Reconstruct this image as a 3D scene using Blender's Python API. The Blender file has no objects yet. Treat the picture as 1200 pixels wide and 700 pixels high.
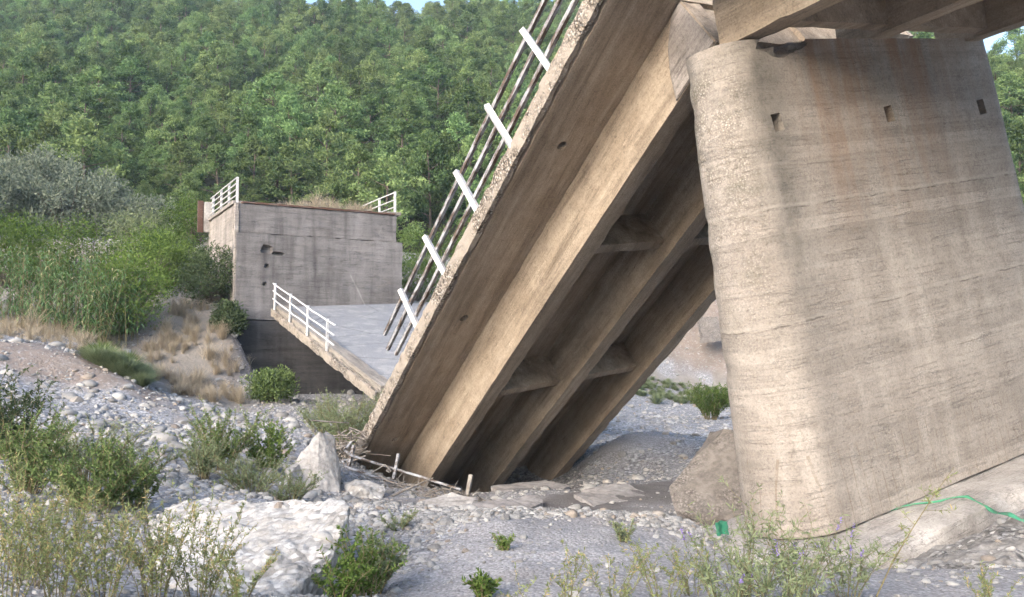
import bpy, bmesh, math, random
import numpy as np
from mathutils import Vector, Matrix, Euler, noise as mnoise

random.seed(7)
RNG = np.random.default_rng(7)
scene = bpy.context.scene
COL = scene.collection
R = math.radians

# ------------------------------------------------------------------ camera, sky, sun, exposure
EYE = 3.4
F_PX = 1000.0
PITCH = math.atan(55.0 / 1000.0)
cam_data = bpy.data.cameras.new('camera')
cam_data.sensor_width = 36.0
cam_data.lens = 36.0 * F_PX / 1200.0
cam_data.clip_start = 0.1
cam_data.clip_end = 2000.0
cam = bpy.data.objects.new('camera', cam_data)
COL.objects.link(cam)
cam.location = (0, 0, EYE)
cam.rotation_euler = (math.pi / 2 + PITCH, 0, 0)
scene.camera = cam

SUN_AZ = R(-148.0)      # direction towards the light, clockwise from +Y
SUN_EL = R(26.0)
world = bpy.data.worlds.new('World')
scene.world = world
world.use_nodes = True
wn = world.node_tree.nodes
sky = wn.new('ShaderNodeTexSky')
sky.sky_type = 'NISHITA'
sky.sun_disc = False
sky.sun_elevation = SUN_EL
sky.sun_rotation = SUN_AZ
sky.air_density = 1.0
sky.dust_density = 2.5
sky.ozone_density = 1.0
wn['Background'].inputs['Strength'].default_value = 0.15
world.node_tree.links.new(sky.outputs[0], wn['Background'].inputs['Color'])

sun_data = bpy.data.lights.new('sun', 'SUN')
sun_data.energy = 1.3
sun_data.angle = R(42.0)
sun_data.color = (1.0, 0.97, 0.935)
sun = bpy.data.objects.new('sun', sun_data)
COL.objects.link(sun)
sd = Vector((math.sin(SUN_AZ) * math.cos(SUN_EL), math.cos(SUN_AZ) * math.cos(SUN_EL), math.sin(SUN_EL)))
sun.rotation_euler = (-sd).to_track_quat('-Z', 'Y').to_euler()
sun.location = sd * 60

scene.view_settings.view_transform = 'Standard'
scene.view_settings.look = 'None'
scene.view_settings.exposure = 1.6
scene.view_settings.gamma = 1.0
scene.view_settings.use_curve_mapping = False
scene.cycles.use_denoising = True
scene.cycles.use_adaptive_sampling = True
scene.cycles.adaptive_threshold = 0.05
scene.cycles.adaptive_min_samples = 20
scene.cycles.max_bounces = 5
scene.cycles.diffuse_bounces = 2
scene.cycles.transparent_max_bounces = 4
scene.cycles.caustics_reflective = False
scene.cycles.caustics_refractive = False

# ------------------------------------------------------------------ geometry helpers
def ray(px, py):
    up = -(py - 350.0) / F_PX
    c, s = math.cos(PITCH), math.sin(PITCH)
    return Vector(((px - 600.0) / F_PX, c - up * s, s + up * c))

def at(px, py, Y):
    """The point of the place that lies at distance Y in the direction surveyed from the photograph."""
    d = ray(px, py)
    return Vector((d.x / d.y * Y, Y, EYE + d.z / d.y * Y))

def smooth(a, b, x):
    t = np.clip((x - a) / (b - a), 0, 1)
    return t * t * (3 - 2 * t)

def _hash(ix, iy, seed):
    n = (ix * 374761393 + iy * 668265263 + seed * 1442695041) & 0x7fffffff
    n = ((n ^ (n >> 13)) * 1274126177) & 0x7fffffff
    return ((n ^ (n >> 16)) & 0xffff) / 65535.0

def vnoise(x, y, seed=0):
    x = np.asarray(x, float); y = np.asarray(y, float)
    ix = np.floor(x).astype(np.int64); iy = np.floor(y).astype(np.int64)
    fx = x - ix; fy = y - iy
    fx = fx * fx * (3 - 2 * fx); fy = fy * fy * (3 - 2 * fy)
    a = _hash(ix, iy, seed); b = _hash(ix + 1, iy, seed)
    c = _hash(ix, iy + 1, seed); d = _hash(ix + 1, iy + 1, seed)
    return (a * (1 - fx) + b * fx) * (1 - fy) + (c * (1 - fx) + d * fx) * fy - 0.5

def fbm(x, y, seed=0, oct=4):
    s = 0; amp = 1.0; f = 1.0
    for k in range(oct):
        s = s + amp * vnoise(np.asarray(x) * f + 17.3 * k, np.asarray(y) * f - 9.1 * k, seed + k)
        amp *= 0.5; f *= 2.03
    return s

def tag(o, label=None, cat=None, group=None, kind=None):
    if label: o['label'] = label
    if cat: o['category'] = cat
    if group: o['group'] = group
    if kind: o['kind'] = kind
    return o

def link(name, me, mat=None, parent=None):
    o = bpy.data.objects.new(name, me)
    COL.objects.link(o)
    if mat and me is not None and not me.materials:
        me.materials.append(mat)
    if parent: o.parent = parent
    return o

def empty(name, loc=(0, 0, 0), mat4=None):
    o = bpy.data.objects.new(name, None)
    COL.objects.link(o)
    o.empty_display_size = 0.3
    if mat4 is not None: o.matrix_world = mat4
    else: o.location = loc
    return o

def mesh_np(name, V, F, smooth_shade=False, tint=None):
    V = np.asarray(V, np.float32); F = np.asarray(F, np.int32)
    me = bpy.data.meshes.new(name)
    n, k = F.shape
    me.vertices.add(len(V)); me.vertices.foreach_set('co', V.ravel())
    me.loops.add(n * k); me.loops.foreach_set('vertex_index', F.ravel())
    me.polygons.add(n)
    me.polygons.foreach_set('loop_start', np.arange(0, n * k, k, dtype=np.int32))
    me.polygons.foreach_set('loop_total', np.full(n, k, np.int32))
    if smooth_shade: me.polygons.foreach_set('use_smooth', np.ones(n, bool))
    me.update(calc_edges=True)
    if tint is not None:
        a = me.attributes.new('tint', 'FLOAT', 'POINT')
        a.data.foreach_set('value', np.asarray(tint, np.float32))
    return me

def bm_mesh(name, bm, ang=35):
    bmesh.ops.recalc_face_normals(bm, faces=bm.faces[:])
    me = bpy.data.meshes.new(name)
    bm.to_mesh(me); bm.free()
    me.polygons.foreach_set('use_smooth', np.ones(len(me.polygons), bool))
    me.set_sharp_from_angle(angle=R(ang))
    me.update()
    return me

def add_box(bm, lo, hi, bev=0.0, M=None):
    g = bmesh.ops.create_cube(bm, size=1.0)
    vs = g['verts']
    for v in vs:
        v.co = Vector(((lo[0] + hi[0]) / 2 + v.co.x * (hi[0] - lo[0]), (lo[1] + hi[1]) / 2 + v.co.y * (hi[1] - lo[1]), (lo[2] + hi[2]) / 2 + v.co.z * (hi[2] - lo[2])))
    if bev:
        es = list({e for v in vs for e in v.link_edges})
        r = bmesh.ops.bevel(bm, geom=es, offset=bev, segments=2, affect='EDGES', profile=0.6)
        vs = list({v for f in r['faces'] for v in f.verts} | {v for v in vs if v.is_valid})
    if M is not None:
        for v in vs: v.co = M @ v.co
    return vs

def box_mesh(name, lo, hi, bev=0.0):
    bm = bmesh.new(); add_box(bm, lo, hi, bev)
    return bm_mesh(name, bm)

def rough_box(name, lo, hi, res, amp, chip=0.0, freq=3.0, seed=0, chip_fn=None):
    """Box cut into a fine grid whose surface is slightly uneven and whose arrises are chipped."""
    lo = np.array(lo, float); hi = np.array(hi, float); n = np.maximum(1, np.round((hi - lo) / res).astype(int))
    key = {}; V = []; F = []
    def vid(i, j, k):
        t = (i, j, k)
        if t not in key:
            key[t] = len(V); V.append(lo + (hi - lo) * np.array(t) / n)
        return key[t]
    for ax in range(3):
        b, c = (ax + 1) % 3, (ax + 2) % 3
        for side in (0, n[ax]):
            for i in range(n[b]):
                for j in range(n[c]):
                    q = []
                    for (di, dj) in ((0, 0), (1, 0), (1, 1), (0, 1)):
                        t = [0, 0, 0]; t[ax] = side; t[b] = i + di; t[c] = j + dj
                        q.append(vid(*t))
                    F.append(q if side else q[::-1])
    V = np.array(V); keys = np.array(list(key.keys()))
    on = ((keys == 0) | (keys == n)).sum(1)
    out = V.copy()
    for i, v in enumerate(V):
        p = Vector(v * freq) + Vector((seed * 7.1, seed * 3.3, 0))
        d = mnoise.noise_vector(p) * amp + mnoise.noise_vector(p * 3.1) * amp * 0.5
        out[i] += d
        if on[i] >= 2 and chip:
            e = max(0.0, mnoise.noise(p * 0.9 + Vector((5, 5, 5))) + 0.12) + 0.5 * max(0, mnoise.noise(p * 3.7))
            cen = (lo + hi) / 2
            k = chip * e
            for ax in range(3):
                if keys[i][ax] == 0: out[i][ax] += k
                elif keys[i][ax] == n[ax]: out[i][ax] -= k
    me = mesh_np(name, out, F, True)
    me.set_sharp_from_angle(angle=R(38))
    return me

def tube(pts, rad, sides=8, cap=True, square=False, twist=0.0):
    """Returns vertices and quads of a tube along a polyline."""
    pts = [Vector(p) for p in pts]
    V = []; Fq = []
    m = 4 if square else sides
    for i, p in enumerate(pts):
        d = (pts[min(i + 1, len(pts) - 1)] - pts[max(i - 1, 0)]).normalized()
        a = d.cross(Vector((0, 0, 1)))
        if a.length < 1e-3: a = d.cross(Vector((1, 0, 0)))
        a.normalize(); b = d.cross(a).normalized()
        r = rad[i] if isinstance(rad, (list, tuple)) else rad
        for k in range(m):
            t = 2 * math.pi * (k + (0.5 if square else 0)) / m + twist
            V.append(p + (a * math.cos(t) + b * math.sin(t)) * r * (1.414 if square else 1))
    for i in range(len(pts) - 1):
        for k in range(m):
            Fq.append([i * m + k, i * m + (k + 1) % m, (i + 1) * m + (k + 1) % m, (i + 1) * m + k])
    return V, Fq, m, len(pts)

def tube_obj(name, pts, rad, mat, parent=None, sides=8, square=False):
    V, Fq, m, n = tube(pts, rad, sides, square=square)
    bm = bmesh.new()
    vs = [bm.verts.new(v) for v in V]
    for q in Fq: bm.faces.new([vs[i] for i in q])
    bm.faces.new(vs[:m]); bm.faces.new(vs[-m:])
    return link(name, bm_mesh(name, bm, 40), mat, parent)

def difference(me, cutters):
    """Cut holes into a mesh; the cutting bodies are removed again."""
    o = bpy.data.objects.new('work', me); COL.objects.link(o)
    cs = []
    for c in cutters:
        k = bpy.data.objects.new('work_cut', c); COL.objects.link(k); cs.append(k)
        m = o.modifiers.new('b', 'BOOLEAN'); m.object = k; m.operation = 'DIFFERENCE'; m.solver = 'EXACT'
    bpy.context.view_layer.update()
    dg = bpy.context.evaluated_depsgraph_get()
    new = bpy.data.meshes.new_from_object(o.evaluated_get(dg))
    bpy.data.objects.remove(o)
    for k in cs: bpy.data.objects.remove(k)
    new.polygons.foreach_set('use_smooth', np.ones(len(new.polygons), bool))
    new.set_sharp_from_angle(angle=R(35))
    return new

def hull_rock(name, pts, cuts=4, amp=0.03, freq=3.0, seed=0, big=0.0, smoothing=0, center=None):
    """Convex body through the given points, then subdivided and roughened; origin at its base."""
    bm = bmesh.new()
    for p in pts: bm.verts.new(p)
    r = bmesh.ops.convex_hull(bm, input=bm.verts[:])
    bmesh.ops.delete(bm, geom=list({g for g in r['geom_interior'] + r['geom_unused'] if isinstance(g, bmesh.types.BMVert)}), context='VERTS')
    bmesh.ops.triangulate(bm, faces=bm.faces[:])
    for _ in range(cuts):
        bmesh.ops.subdivide_edges(bm, edges=bm.edges[:], cuts=1, use_grid_fill=True)
        if smoothing: bmesh.ops.smooth_vert(bm, verts=bm.verts[:], factor=smoothing, use_axis_x=True, use_axis_y=True, use_axis_z=True)
    bm.normal_update()
    mv = {}
    for v in bm.verts:
        p = v.co * freq + Vector((seed * 3.7, seed * 1.9, seed))
        h = mnoise.fractal(p, 1.0, 2.1, 5) * amp + big * mnoise.noise(v.co * 0.9 + Vector((seed, 0, 0)))
        mv[v] = v.co + v.normal * h
    for v, c in mv.items(): v.co = c
    zs = min(v.co.z for v in bm.verts)
    cx = sum(v.co.x for v in bm.verts) / len(bm.verts); cy = sum(v.co.y for v in bm.verts) / len(bm.verts)
    o = Vector((cx, cy, zs))
    for v in bm.verts: v.co -= o
    me = bm_mesh(name, bm, 50)
    return me, o

# ------------------------------------------------------------------ materials
class NT:
    def __init__(self, name):
        self.m = bpy.data.materials.new(name); self.m.use_nodes = True
        self.t = self.m.node_tree; self.t.nodes.clear()
        self.out = self.t.nodes.new('ShaderNodeOutputMaterial')
    def n(self, typ, **kw):
        o = self.t.nodes.new(typ)
        for k, v in kw.items():
            if k.startswith('_'): setattr(o, k[1:], v)
        return o
    def l(self, a, b): self.t.links.new(a, b)
    def coord(self, kind='Object', scale=(1, 1, 1), loc=(0, 0, 0)):
        tc = self.n('ShaderNodeTexCoord'); mp = self.n('ShaderNodeMapping')
        mp.inputs['Scale'].default_value = scale; mp.inputs['Location'].default_value = loc
        self.l(tc.outputs[kind], mp.inputs['Vector']); return mp.outputs[0]
    def noise(self, vec, scale, detail=4, rough=0.55, dist=0.0):
        o = self.n('ShaderNodeTexNoise'); o.inputs['Scale'].default_value = scale
        o.inputs['Detail'].default_value = detail; o.inputs['Roughness'].default_value = rough; o.inputs['Distortion'].default_value = dist
        self.l(vec, o.inputs['Vector']); return o.outputs['Fac']
    def voro(self, vec, scale, out='Distance', feature='F1', rnd=1.0):
        o = self.n('ShaderNodeTexVoronoi'); o.feature = feature; o.inputs['Scale'].default_value = scale
        o.inputs['Randomness'].default_value = rnd
        self.l(vec, o.inputs['Vector']); return o.outputs[out]
    def voro2(self, vec, scale):
        o = self.n('ShaderNodeTexVoronoi'); o.inputs['Scale'].default_value = scale
        self.l(vec, o.inputs['Vector']); return o.outputs['Distance'], o.outputs['Color']
    def math(self, op, a, b=None, c=None, clamp=False):
        o = self.n('ShaderNodeMath'); o.operation = op; o.use_clamp = clamp
        for i, x in enumerate((a, b, c)):
            if x is None: continue
            if isinstance(x, (int, float)): o.inputs[i].default_value = x
            else: self.l(x, o.inputs[i])
        return o.outputs[0]
    def ramp(self, fac, stops):
        """Map a value to 0..1 or colours by linear stops."""
        o = self.n('ShaderNodeValToRGB'); e = o.color_ramp.elements
        while len(e) > 1: e.remove(e[-1])
        for i, (p, c) in enumerate(stops):
            el = e[0] if i == 0 else e.new(p)
            el.position = p
            el.color = (c, c, c, 1) if isinstance(c, (int, float)) else (*c, 1)
        self.l(fac, o.inputs[0]); return o.outputs[0]
    def mix(self, fac, a, b, mode='MIX'):
        o = self.n('ShaderNodeMix'); o.data_type = 'RGBA'; o.blend_type = mode
        for i, x in ((0, fac), (6, a), (7, b)):
            s = o.inputs[i]
            if isinstance(x, (int, float)): s.default_value = x if i == 0 else (x, x, x, 1)
            elif isinstance(x, tuple): s.default_value = (*x, 1)
            else: self.l(x, s)
        return o.outputs[2]
    def sep(self, vec):
        o = self.n('ShaderNodeSeparateXYZ'); self.l(vec, o.inputs[0]); return o.outputs
    def bump(self, h, strength=0.5, dist=0.02, prev=None):
        o = self.n('ShaderNodeBump'); o.inputs['Strength'].default_value = strength; o.inputs['Distance'].default_value = dist
        self.l(h, o.inputs['Height'])
        if prev is not None: self.l(prev, o.inputs['Normal'])
        return o.outputs[0]
    def finish(self, color, rough=0.9, normal=None, spec=0.25):
        b = self.n('ShaderNodeBsdfPrincipled')
        if isinstance(color, tuple): b.inputs['Base Color'].default_value = (*color, 1)
        else: self.l(color, b.inputs['Base Color'])
        if isinstance(rough, (int, float)): b.inputs['Roughness'].default_value = rough
        else: self.l(rough, b.inputs['Roughness'])
        b.inputs['Specular IOR Level'].default_value = spec
        if normal is not None: self.l(normal, b.inputs['Normal'])
        self.l(b.outputs[0], self.out.inputs[0])
        return self.m
    def attr(self, name):
        o = self.n('ShaderNodeAttribute'); o.attribute_name = name; return o.outputs['Fac']

def concrete(name, base, dark, light, board=0.15, board_axis='yz', grain=(0.5, 7, 7), stain=0.6, streak=(2.2, 2.2, 0.25), seam=0.35, agg=0.25, extra=None, wear=0.5, gcon=1.0, scars=0.6):
    t = NT(name)
    co = t.coord()
    x, y, z = t.sep(co)[0:3]
    big = t.noise(co, 0.7, 3, 0.6)
    col = t.mix(t.ramp(big, [(0.32, 0.0), (0.68, 1.0)]), dark, light)
    col = t.mix(0.55, col, base)
    g = t.noise(t.coord(scale=grain), 1.6, 4, 0.65, 0.4)
    col = t.mix(1.0, col, t.ramp(g, [(0.25, 1 - 0.38 * gcon), (0.5, 0.98), (0.75, 1 + 0.12 * gcon)]), 'MULTIPLY')
    if board_axis == 'yz': w = t.math('ADD', y, z)
    elif board_axis == 'z': w = z
    else: w = x
    mid_n = t.noise(co, 2.2, 3, 0.7)
    w = t.math('ADD', w, t.math('MULTIPLY', big, 0.04))
    fr = t.math('FRACT', t.math('DIVIDE', t.math('ADD', w, 50.0), board))
    line = t.math('LESS_THAN', t.math('ABSOLUTE', t.math('SUBTRACT', fr, 0.5)), 0.032)
    idx = t.math('FLOOR', t.math('DIVIDE', t.math('ADD', w, 50.0), board))
    wn_ = t.n('ShaderNodeTexWhiteNoise'); wn_.noise_dimensions = '1D'; t.l(idx, wn_.inputs['W'])
    bt = t.math('MULTIPLY_ADD', wn_.outputs['Value'], 0.16 * seam / 0.35, 1.0 - 0.08 * seam / 0.35)
    col = t.mix(1.0, col, bt, 'MULTIPLY')
    broken = t.math('MULTIPLY', line, t.ramp(mid_n, [(0.4, 0.0), (0.55, 1.0)]))
    col = t.mix(t.math('MULTIPLY', broken, seam), col, dark)
    st = t.noise(t.coord(scale=streak, loc=(3, 1, 0)), 1.0, 3, 0.6, 0.3)
    sm = t.math('MULTIPLY', t.ramp(st, [(0.5, 0.0), (0.72, 1.0)]), stain)
    col = t.mix(sm, col, tuple(c * 0.5 for c in dark))
    col = t.mix(t.math('MULTIPLY', t.ramp(st, [(0.3, 1.0), (0.44, 0.0)]), 0.45), col, tuple(min(1, c * 1.15) for c in light))
    v, vc = t.voro2(co, 55.0)
    am = t.math('MULTIPLY', t.ramp(mid_n, [(0.5, 0.0), (0.66, 1.0)]), agg)
    col = t.mix(am, col, t.mix(1.0, col, t.ramp(t.sep(vc)[0], [(0.0, 0.45), (1.0, 1.5)]), 'MULTIPLY'))
    fine = t.noise(co, 30.0, 3, 0.7)
    col = t.mix(1.0, col, t.ramp(fine, [(0.3, 0.76), (0.5, 1.0), (0.7, 1.14)]), 'MULTIPLY')
    blot = t.noise(co, 8.0, 4, 0.75)
    col = t.mix(1.0, col, t.ramp(blot, [(0.28, 0.78), (0.46, 1.0), (0.6, 1.0), (0.76, 1.15)]), 'MULTIPLY')
    sc_ = {'z': (0.45, 0.45, 9.0), 'yz': (0.3, 9.0, 9.0)}.get(board_axis, (2.0, 2.0, 9.0))
    scar_n = t.noise(t.coord(scale=sc_, loc=(4, 2, 7)), 1.0, 4, 0.6)
    scar = t.math('MULTIPLY', t.ramp(t.math('ABSOLUTE', t.math('SUBTRACT', scar_n, 0.5)), [(0.0, 1.0), (0.007, 0.7), (0.014, 0.0)]), t.ramp(mid_n, [(0.42, 0.0), (0.56, 1.0)]))
    col = t.mix(t.math('MULTIPLY', scar, scars), col, tuple(c * 0.4 for c in dark))
    lite = t.math('MULTIPLY', t.ramp(t.math('ABSOLUTE', t.math('SUBTRACT', scar_n, 0.56)), [(0.0, 1.0), (0.016, 0.0)]), t.ramp(mid_n, [(0.4, 1.0), (0.52, 0.0)]))
    col = t.mix(t.math('MULTIPLY', lite, scars * 0.55), col, tuple(min(0.7, c * 1.3) for c in light))
    pits = t.ramp(fine, [(0.26, 1.0), (0.33, 0.0)])
    col = t.mix(t.math('MULTIPLY', pits, 0.5), col, tuple(c * 0.35 for c in dark))
    if extra: col = extra(t, co, x, y, z, col)
    h = t.math('MULTIPLY', fine, 0.55)
    h = t.math('SUBTRACT', h, t.math('MULTIPLY', scar, 0.7))
    h = t.math('ADD', h, t.math('MULTIPLY', blot, 0.5))
    h = t.math('SUBTRACT', h, t.math('MULTIPLY', broken, 0.4))
    h = t.math('SUBTRACT', h, t.math('MULTIPLY', pits, 0.5))
    nb = t.bump(h, 0.55, 0.012 * (1 + wear))
    return t.finish(col, 0.92, nb, 0.2)

def pier_extra(t, co, x, y, z, col):
    n15 = t.noise(co, 1.6, 3, 0.7); n30 = t.noise(co, 2.9, 3, 0.7)
    # rust-coloured wash under the bearings, dark run by the nose, exposed pebbles on the nose, upright forms at the foot
    st = t.noise(t.coord(scale=(2.6, 2.6, 0.22), loc=(1, 0, 0)), 1.0, 3, 0.65, 0.2)
    top = t.ramp(t.math('DIVIDE', t.math('MULTIPLY', z, -1.0), 3.2), [(0.0, 1.0), (0.25, 0.7), (1.0, 0.0)])
    mid = t.ramp(t.math('DIVIDE', x, 4.5), [(0.1, 0.0), (0.25, 1.0), (0.75, 1.0), (1.0, 0.2)])
    m = t.math('MULTIPLY', t.math('MULTIPLY', t.ramp(st, [(0.4, 0.0), (0.62, 1.0)]), top), t.math('MULTIPLY', mid, 0.75))
    col = t.mix(m, col, (0.27, 0.15, 0.085))
    w = t.math('ADD', x, t.math('MULTIPLY', n15, 0.35))
    run = t.ramp(t.math('ABSOLUTE', t.math('SUBTRACT', w, 0.13)), [(0.0, 1.0), (0.15, 0.8), (0.55, 0.0)])
    low = t.ramp(t.math('DIVIDE', t.math('MULTIPLY', z, -1.0), 6.0), [(0.0, 0.5), (0.12, 1.0), (0.4, 0.85), (0.62, 0.45), (0.85, 0.0)])
    rn = t.ramp(n30, [(0.3, 0.45), (0.6, 1.0)])
    col = t.mix(t.math('MULTIPLY', t.math('MULTIPLY', run, low), t.math('MULTIPLY', rn, 0.8)), col, (0.095, 0.088, 0.075))
    nose = t.ramp(t.math('ADD', x, 1.0), [(0.42, 1.0), (0.8, 0.0)])
    up = t.ramp(t.math('DIVIDE', t.math('MULTIPLY', z, -1.0), 6.5), [(0.0, 0.2), (0.1, 1.0), (0.4, 0.7), (0.75, 0.0)])
    vd, vc = t.voro2(co, 42.0)
    peb = t.math('MULTIPLY', t.math('MULTIPLY', nose, up), t.ramp(t.math('MULTIPLY', t.math('ADD', n30, n15), 0.5), [(0.4, 0.0), (0.6, 1.0)]))
    pc = t.ramp(t.sep(vc)[0], [(0.0, (0.14, 0.12, 0.1)), (0.5, (0.29, 0.245, 0.2)), (0.8, (0.4, 0.35, 0.3)), (1.0, (0.55, 0.5, 0.44))])
    pc = t.mix(1.0, pc, t.ramp(vd, [(0.35, 1.0), (0.75, 0.35)]), 'MULTIPLY')
    col = t.mix(t.math('MULTIPLY', peb, 0.8), col, pc)
    gn = t.ramp(n15, [(0.5, 0.0), (0.7, 1.0)])
    col = t.mix(t.math('MULTIPLY', t.math('MULTIPLY', nose, up), t.math('MULTIPLY', gn, 0.5)), col, (0.12, 0.115, 0.085))
    for zz, sl, amt in ((-1.83, 0.012, 0.35), (-2.42, -0.006, 0.75), (-3.55, 0.02, 0.3), (-4.0, -0.015, 0.65), (-5.35, 0.01, 0.25)):
        ln = t.math('ADD', t.math('ADD', z, t.math('MULTIPLY', x, sl)), t.math('MULTIPLY', n15, 0.09))
        k = t.math('LESS_THAN', t.math('ABSOLUTE', t.math('SUBTRACT', ln, zz + 0.045)), 0.011)
        k = t.math('MULTIPLY', k, t.ramp(n30, [(0.46, 0.0), (0.6, 1.0)]))
        col = t.mix(t.math('MULTIPLY', k, amt), col, (0.09, 0.075, 0.065))
        k2 = t.ramp(t.math('ABSOLUTE', t.math('SUBTRACT', ln, zz + 0.085)), [(0.0, 1.0), (0.04, 0.0)])
        col = t.mix(t.math('MULTIPLY', k2, 0.3 * amt), col, (0.5, 0.45, 0.39))
    foot = t.math('LESS_THAN', z, -5.78)
    ang = t.math('ADD', t.math('MULTIPLY', x, 1.0), y)
    fr = t.math('FRACT', t.math('DIVIDE', t.math('ADD', ang, 20.0), 0.19))
    fl = t.math('MULTIPLY', t.math('LESS_THAN', fr, 0.09), foot)
    col = t.mix(t.math('MULTIPLY', fl, t.ramp(n30, [(0.4, 0.0), (0.6, 0.6)])), col, (0.2, 0.155, 0.11))
    return col

def wall_extra(t, co, x, y, z, col):
    # dark wash from spalled holes, white scratch
    w = t.math('ADD', x, t.math('MULTIPLY', t.noise(co, 2.5, 4, 0.7), 0.25))
    r = t.ramp(t.math('ABSOLUTE', t.math('SUBTRACT', w, 1.25)), [(0.0, 1.0), (0.2, 0.0)])
    zz = t.ramp(t.math('DIVIDE', t.math('MULTIPLY', z, -1.0), 5.0), [(0.3, 0.0), (0.4, 1.0), (0.8, 0.4), (1.0, 0.0)])
    col = t.mix(t.math('MULTIPLY', t.math('MULTIPLY', r, zz), 0.7), col, (0.05, 0.045, 0.045))
    k = t.math('ABSOLUTE', t.math('ADD', t.math('SUBTRACT', x, 5.1), t.math('MULTIPLY', t.math('ADD', z, 3.3), 0.52)))
    k = t.ramp(t.math('ADD', k, t.math('MULTIPLY', t.noise(co, 3, 4), 0.12)), [(0.06, 1.0), (0.12, 0.0)])
    zz2 = t.ramp(t.math('DIVIDE', t.math('MULTIPLY', z, -1.0), 5.0), [(0.56, 0.0), (0.58, 1.0), (0.86, 1.0), (0.9, 0.0)])
    return t.mix(t.math('MULTIPLY', t.math('MULTIPLY', k, zz2), 0.4), col, (0.4, 0.385, 0.37))

M_PIER = concrete('pier_concrete', (0.325, 0.285, 0.245), (0.25, 0.213, 0.183), (0.39, 0.347, 0.303), board=0.17, board_axis='z', grain=(0.9, 0.9, 3.6), stain=0.25, seam=0.5, agg=0.4, extra=pier_extra, gcon=0.6, scars=0.26)
M_SPAN = concrete('span_concrete', (0.4, 0.32, 0.24), (0.26, 0.2, 0.145), (0.5, 0.415, 0.325), board=0.14, board_axis='yz', grain=(1.6, 4.5, 4.5), stain=0.62, streak=(0.3, 3.4, 3.4), seam=0.3, agg=0.35, gcon=0.55, scars=0.3)
M_SPAN_GREY = concrete('grey_end_concrete', (0.31, 0.275, 0.25), (0.22, 0.19, 0.17), (0.38, 0.34, 0.31), stain=0.4, streak=(1, 1.5, 1.5), seam=0.05, agg=0.3)
M_WALL = concrete('abutment_concrete', (0.19, 0.176, 0.172), (0.125, 0.115, 0.112), (0.26, 0.244, 0.238), board=0.2, board_axis='z', grain=(0.4, 0.4, 3.0), stain=0.7, streak=(1.6, 1.6, 0.2), seam=0.35, agg=0.2, extra=wall_extra)
M_WING = concrete('wing_concrete', (0.33, 0.29, 0.26), (0.2, 0.18, 0.165), (0.42, 0.38, 0.34), board=0.2, board_axis='z', grain=(0.4, 0.4, 3.0), stain=0.5, streak=(1.6, 1.6, 0.2), seam=0.35, agg=0.2)
M_FOOT = concrete('footing_concrete', (0.4, 0.37, 0.34), (0.27, 0.245, 0.225), (0.48, 0.45, 0.42), board=0.4, stain=0.3, streak=(1, 1, 1), grain=(1.5, 1.5, 1.5), seam=0.0, agg=0.5)
M_WALL_DARK = concrete('dark_wall_concrete', (0.075, 0.07, 0.07), (0.045, 0.042, 0.042), (0.11, 0.105, 0.1), board=0.2, board_axis='z', grain=(0.4, 0.4, 3.0), stain=0.5, streak=(1.6, 1.6, 0.3), seam=0.35, agg=0.2)  # darker tone of the wall concrete, for the lower courses
M_FARSPAN = concrete('fallen_span_concrete', (0.33, 0.29, 0.25), (0.2, 0.175, 0.15), (0.42, 0.38, 0.33), stain=0.6, streak=(0.3, 2, 2), seam=0.2, agg=0.4)

def mat_edge():
    """Crumbled deck edge with the pebbles of the concrete laid bare."""
    t = NT('crumbled_edge'); co = t.coord()
    vd, vc = t.voro2(co, 25.0)
    c = t.ramp(t.sep(vc)[0], [(0.0, (0.13, 0.105, 0.085)), (0.35, (0.3, 0.25, 0.2)), (0.75, (0.42, 0.36, 0.3)), (1.0, (0.6, 0.55, 0.49))])
    c = t.mix(1.0, c, t.ramp(vd, [(0.35, 1.05), (0.8, 0.3)]), 'MULTIPLY')
    flat = t.ramp(t.noise(co, 1.4, 4, 0.7), [(0.42, 1.0), (0.57, 0.0)])
    flatc = t.mix(t.noise(co, 6, 5, 0.7), (0.26, 0.22, 0.175), (0.46, 0.4, 0.34))
    c = t.mix(flat, c, flatc)
    h = t.math('SUBTRACT', 1.0, t.math('MULTIPLY', vd, t.math('SUBTRACT', 1.0, t.math('MULTIPLY', flat, 0.8))))
    h = t.math('ADD', h, t.math('MULTIPLY', t.noise(co, 40, 4, 0.7), 0.3))
    return t.finish(c, 0.95, t.bump(h, 0.8, 0.05), 0.15)
M_EDGE = mat_edge()

def mat_rock(name, c0, c1, c2, scale=1.0, peb=0.0, pebscale=14.0):
    t = NT(name); co = t.coord()
    n1 = t.noise(co, 1.6 * scale, 3, 0.65); n2 = t.noise(co, 9 * scale, 3, 0.7)
    c = t.ramp(n1, [(0.3, c0), (0.52, c1), (0.72, c2)])
    c = t.mix(1.0, c, t.ramp(n2, [(0.25, 0.6), (0.55, 1.0), (0.8, 1.18)]), 'MULTIPLY')
    h = t.math('ADD', t.math('MULTIPLY', n2, 0.6), t.math('MULTIPLY', t.noise(co, 42 * scale, 2, 0.7), 0.3))
    if peb:
        vd, vc = t.voro2(co, pebscale)
        pc = t.mix(1.0, t.ramp(t.sep(vc)[0], [(0.0, tuple(k * 0.6 for k in c0)), (0.6, c1), (1.0, tuple(min(0.75, k * 1.3) for k in c2))]), t.ramp(vd, [(0.35, 1.0), (0.8, 0.45)]), 'MULTIPLY')
        mk = t.math('MULTIPLY', t.ramp(t.noise(co, 1.1, 4, 0.7), [(0.4, 0.0), (0.55, 1.0)]), peb)
        c = t.mix(mk, c, pc)
        h = t.math('SUBTRACT', h, t.math('MULTIPLY', t.math('MULTIPLY', vd, mk), 1.5))
    return t.finish(c, 0.95, t.bump(h, 0.7, 0.025), 0.15)
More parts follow.
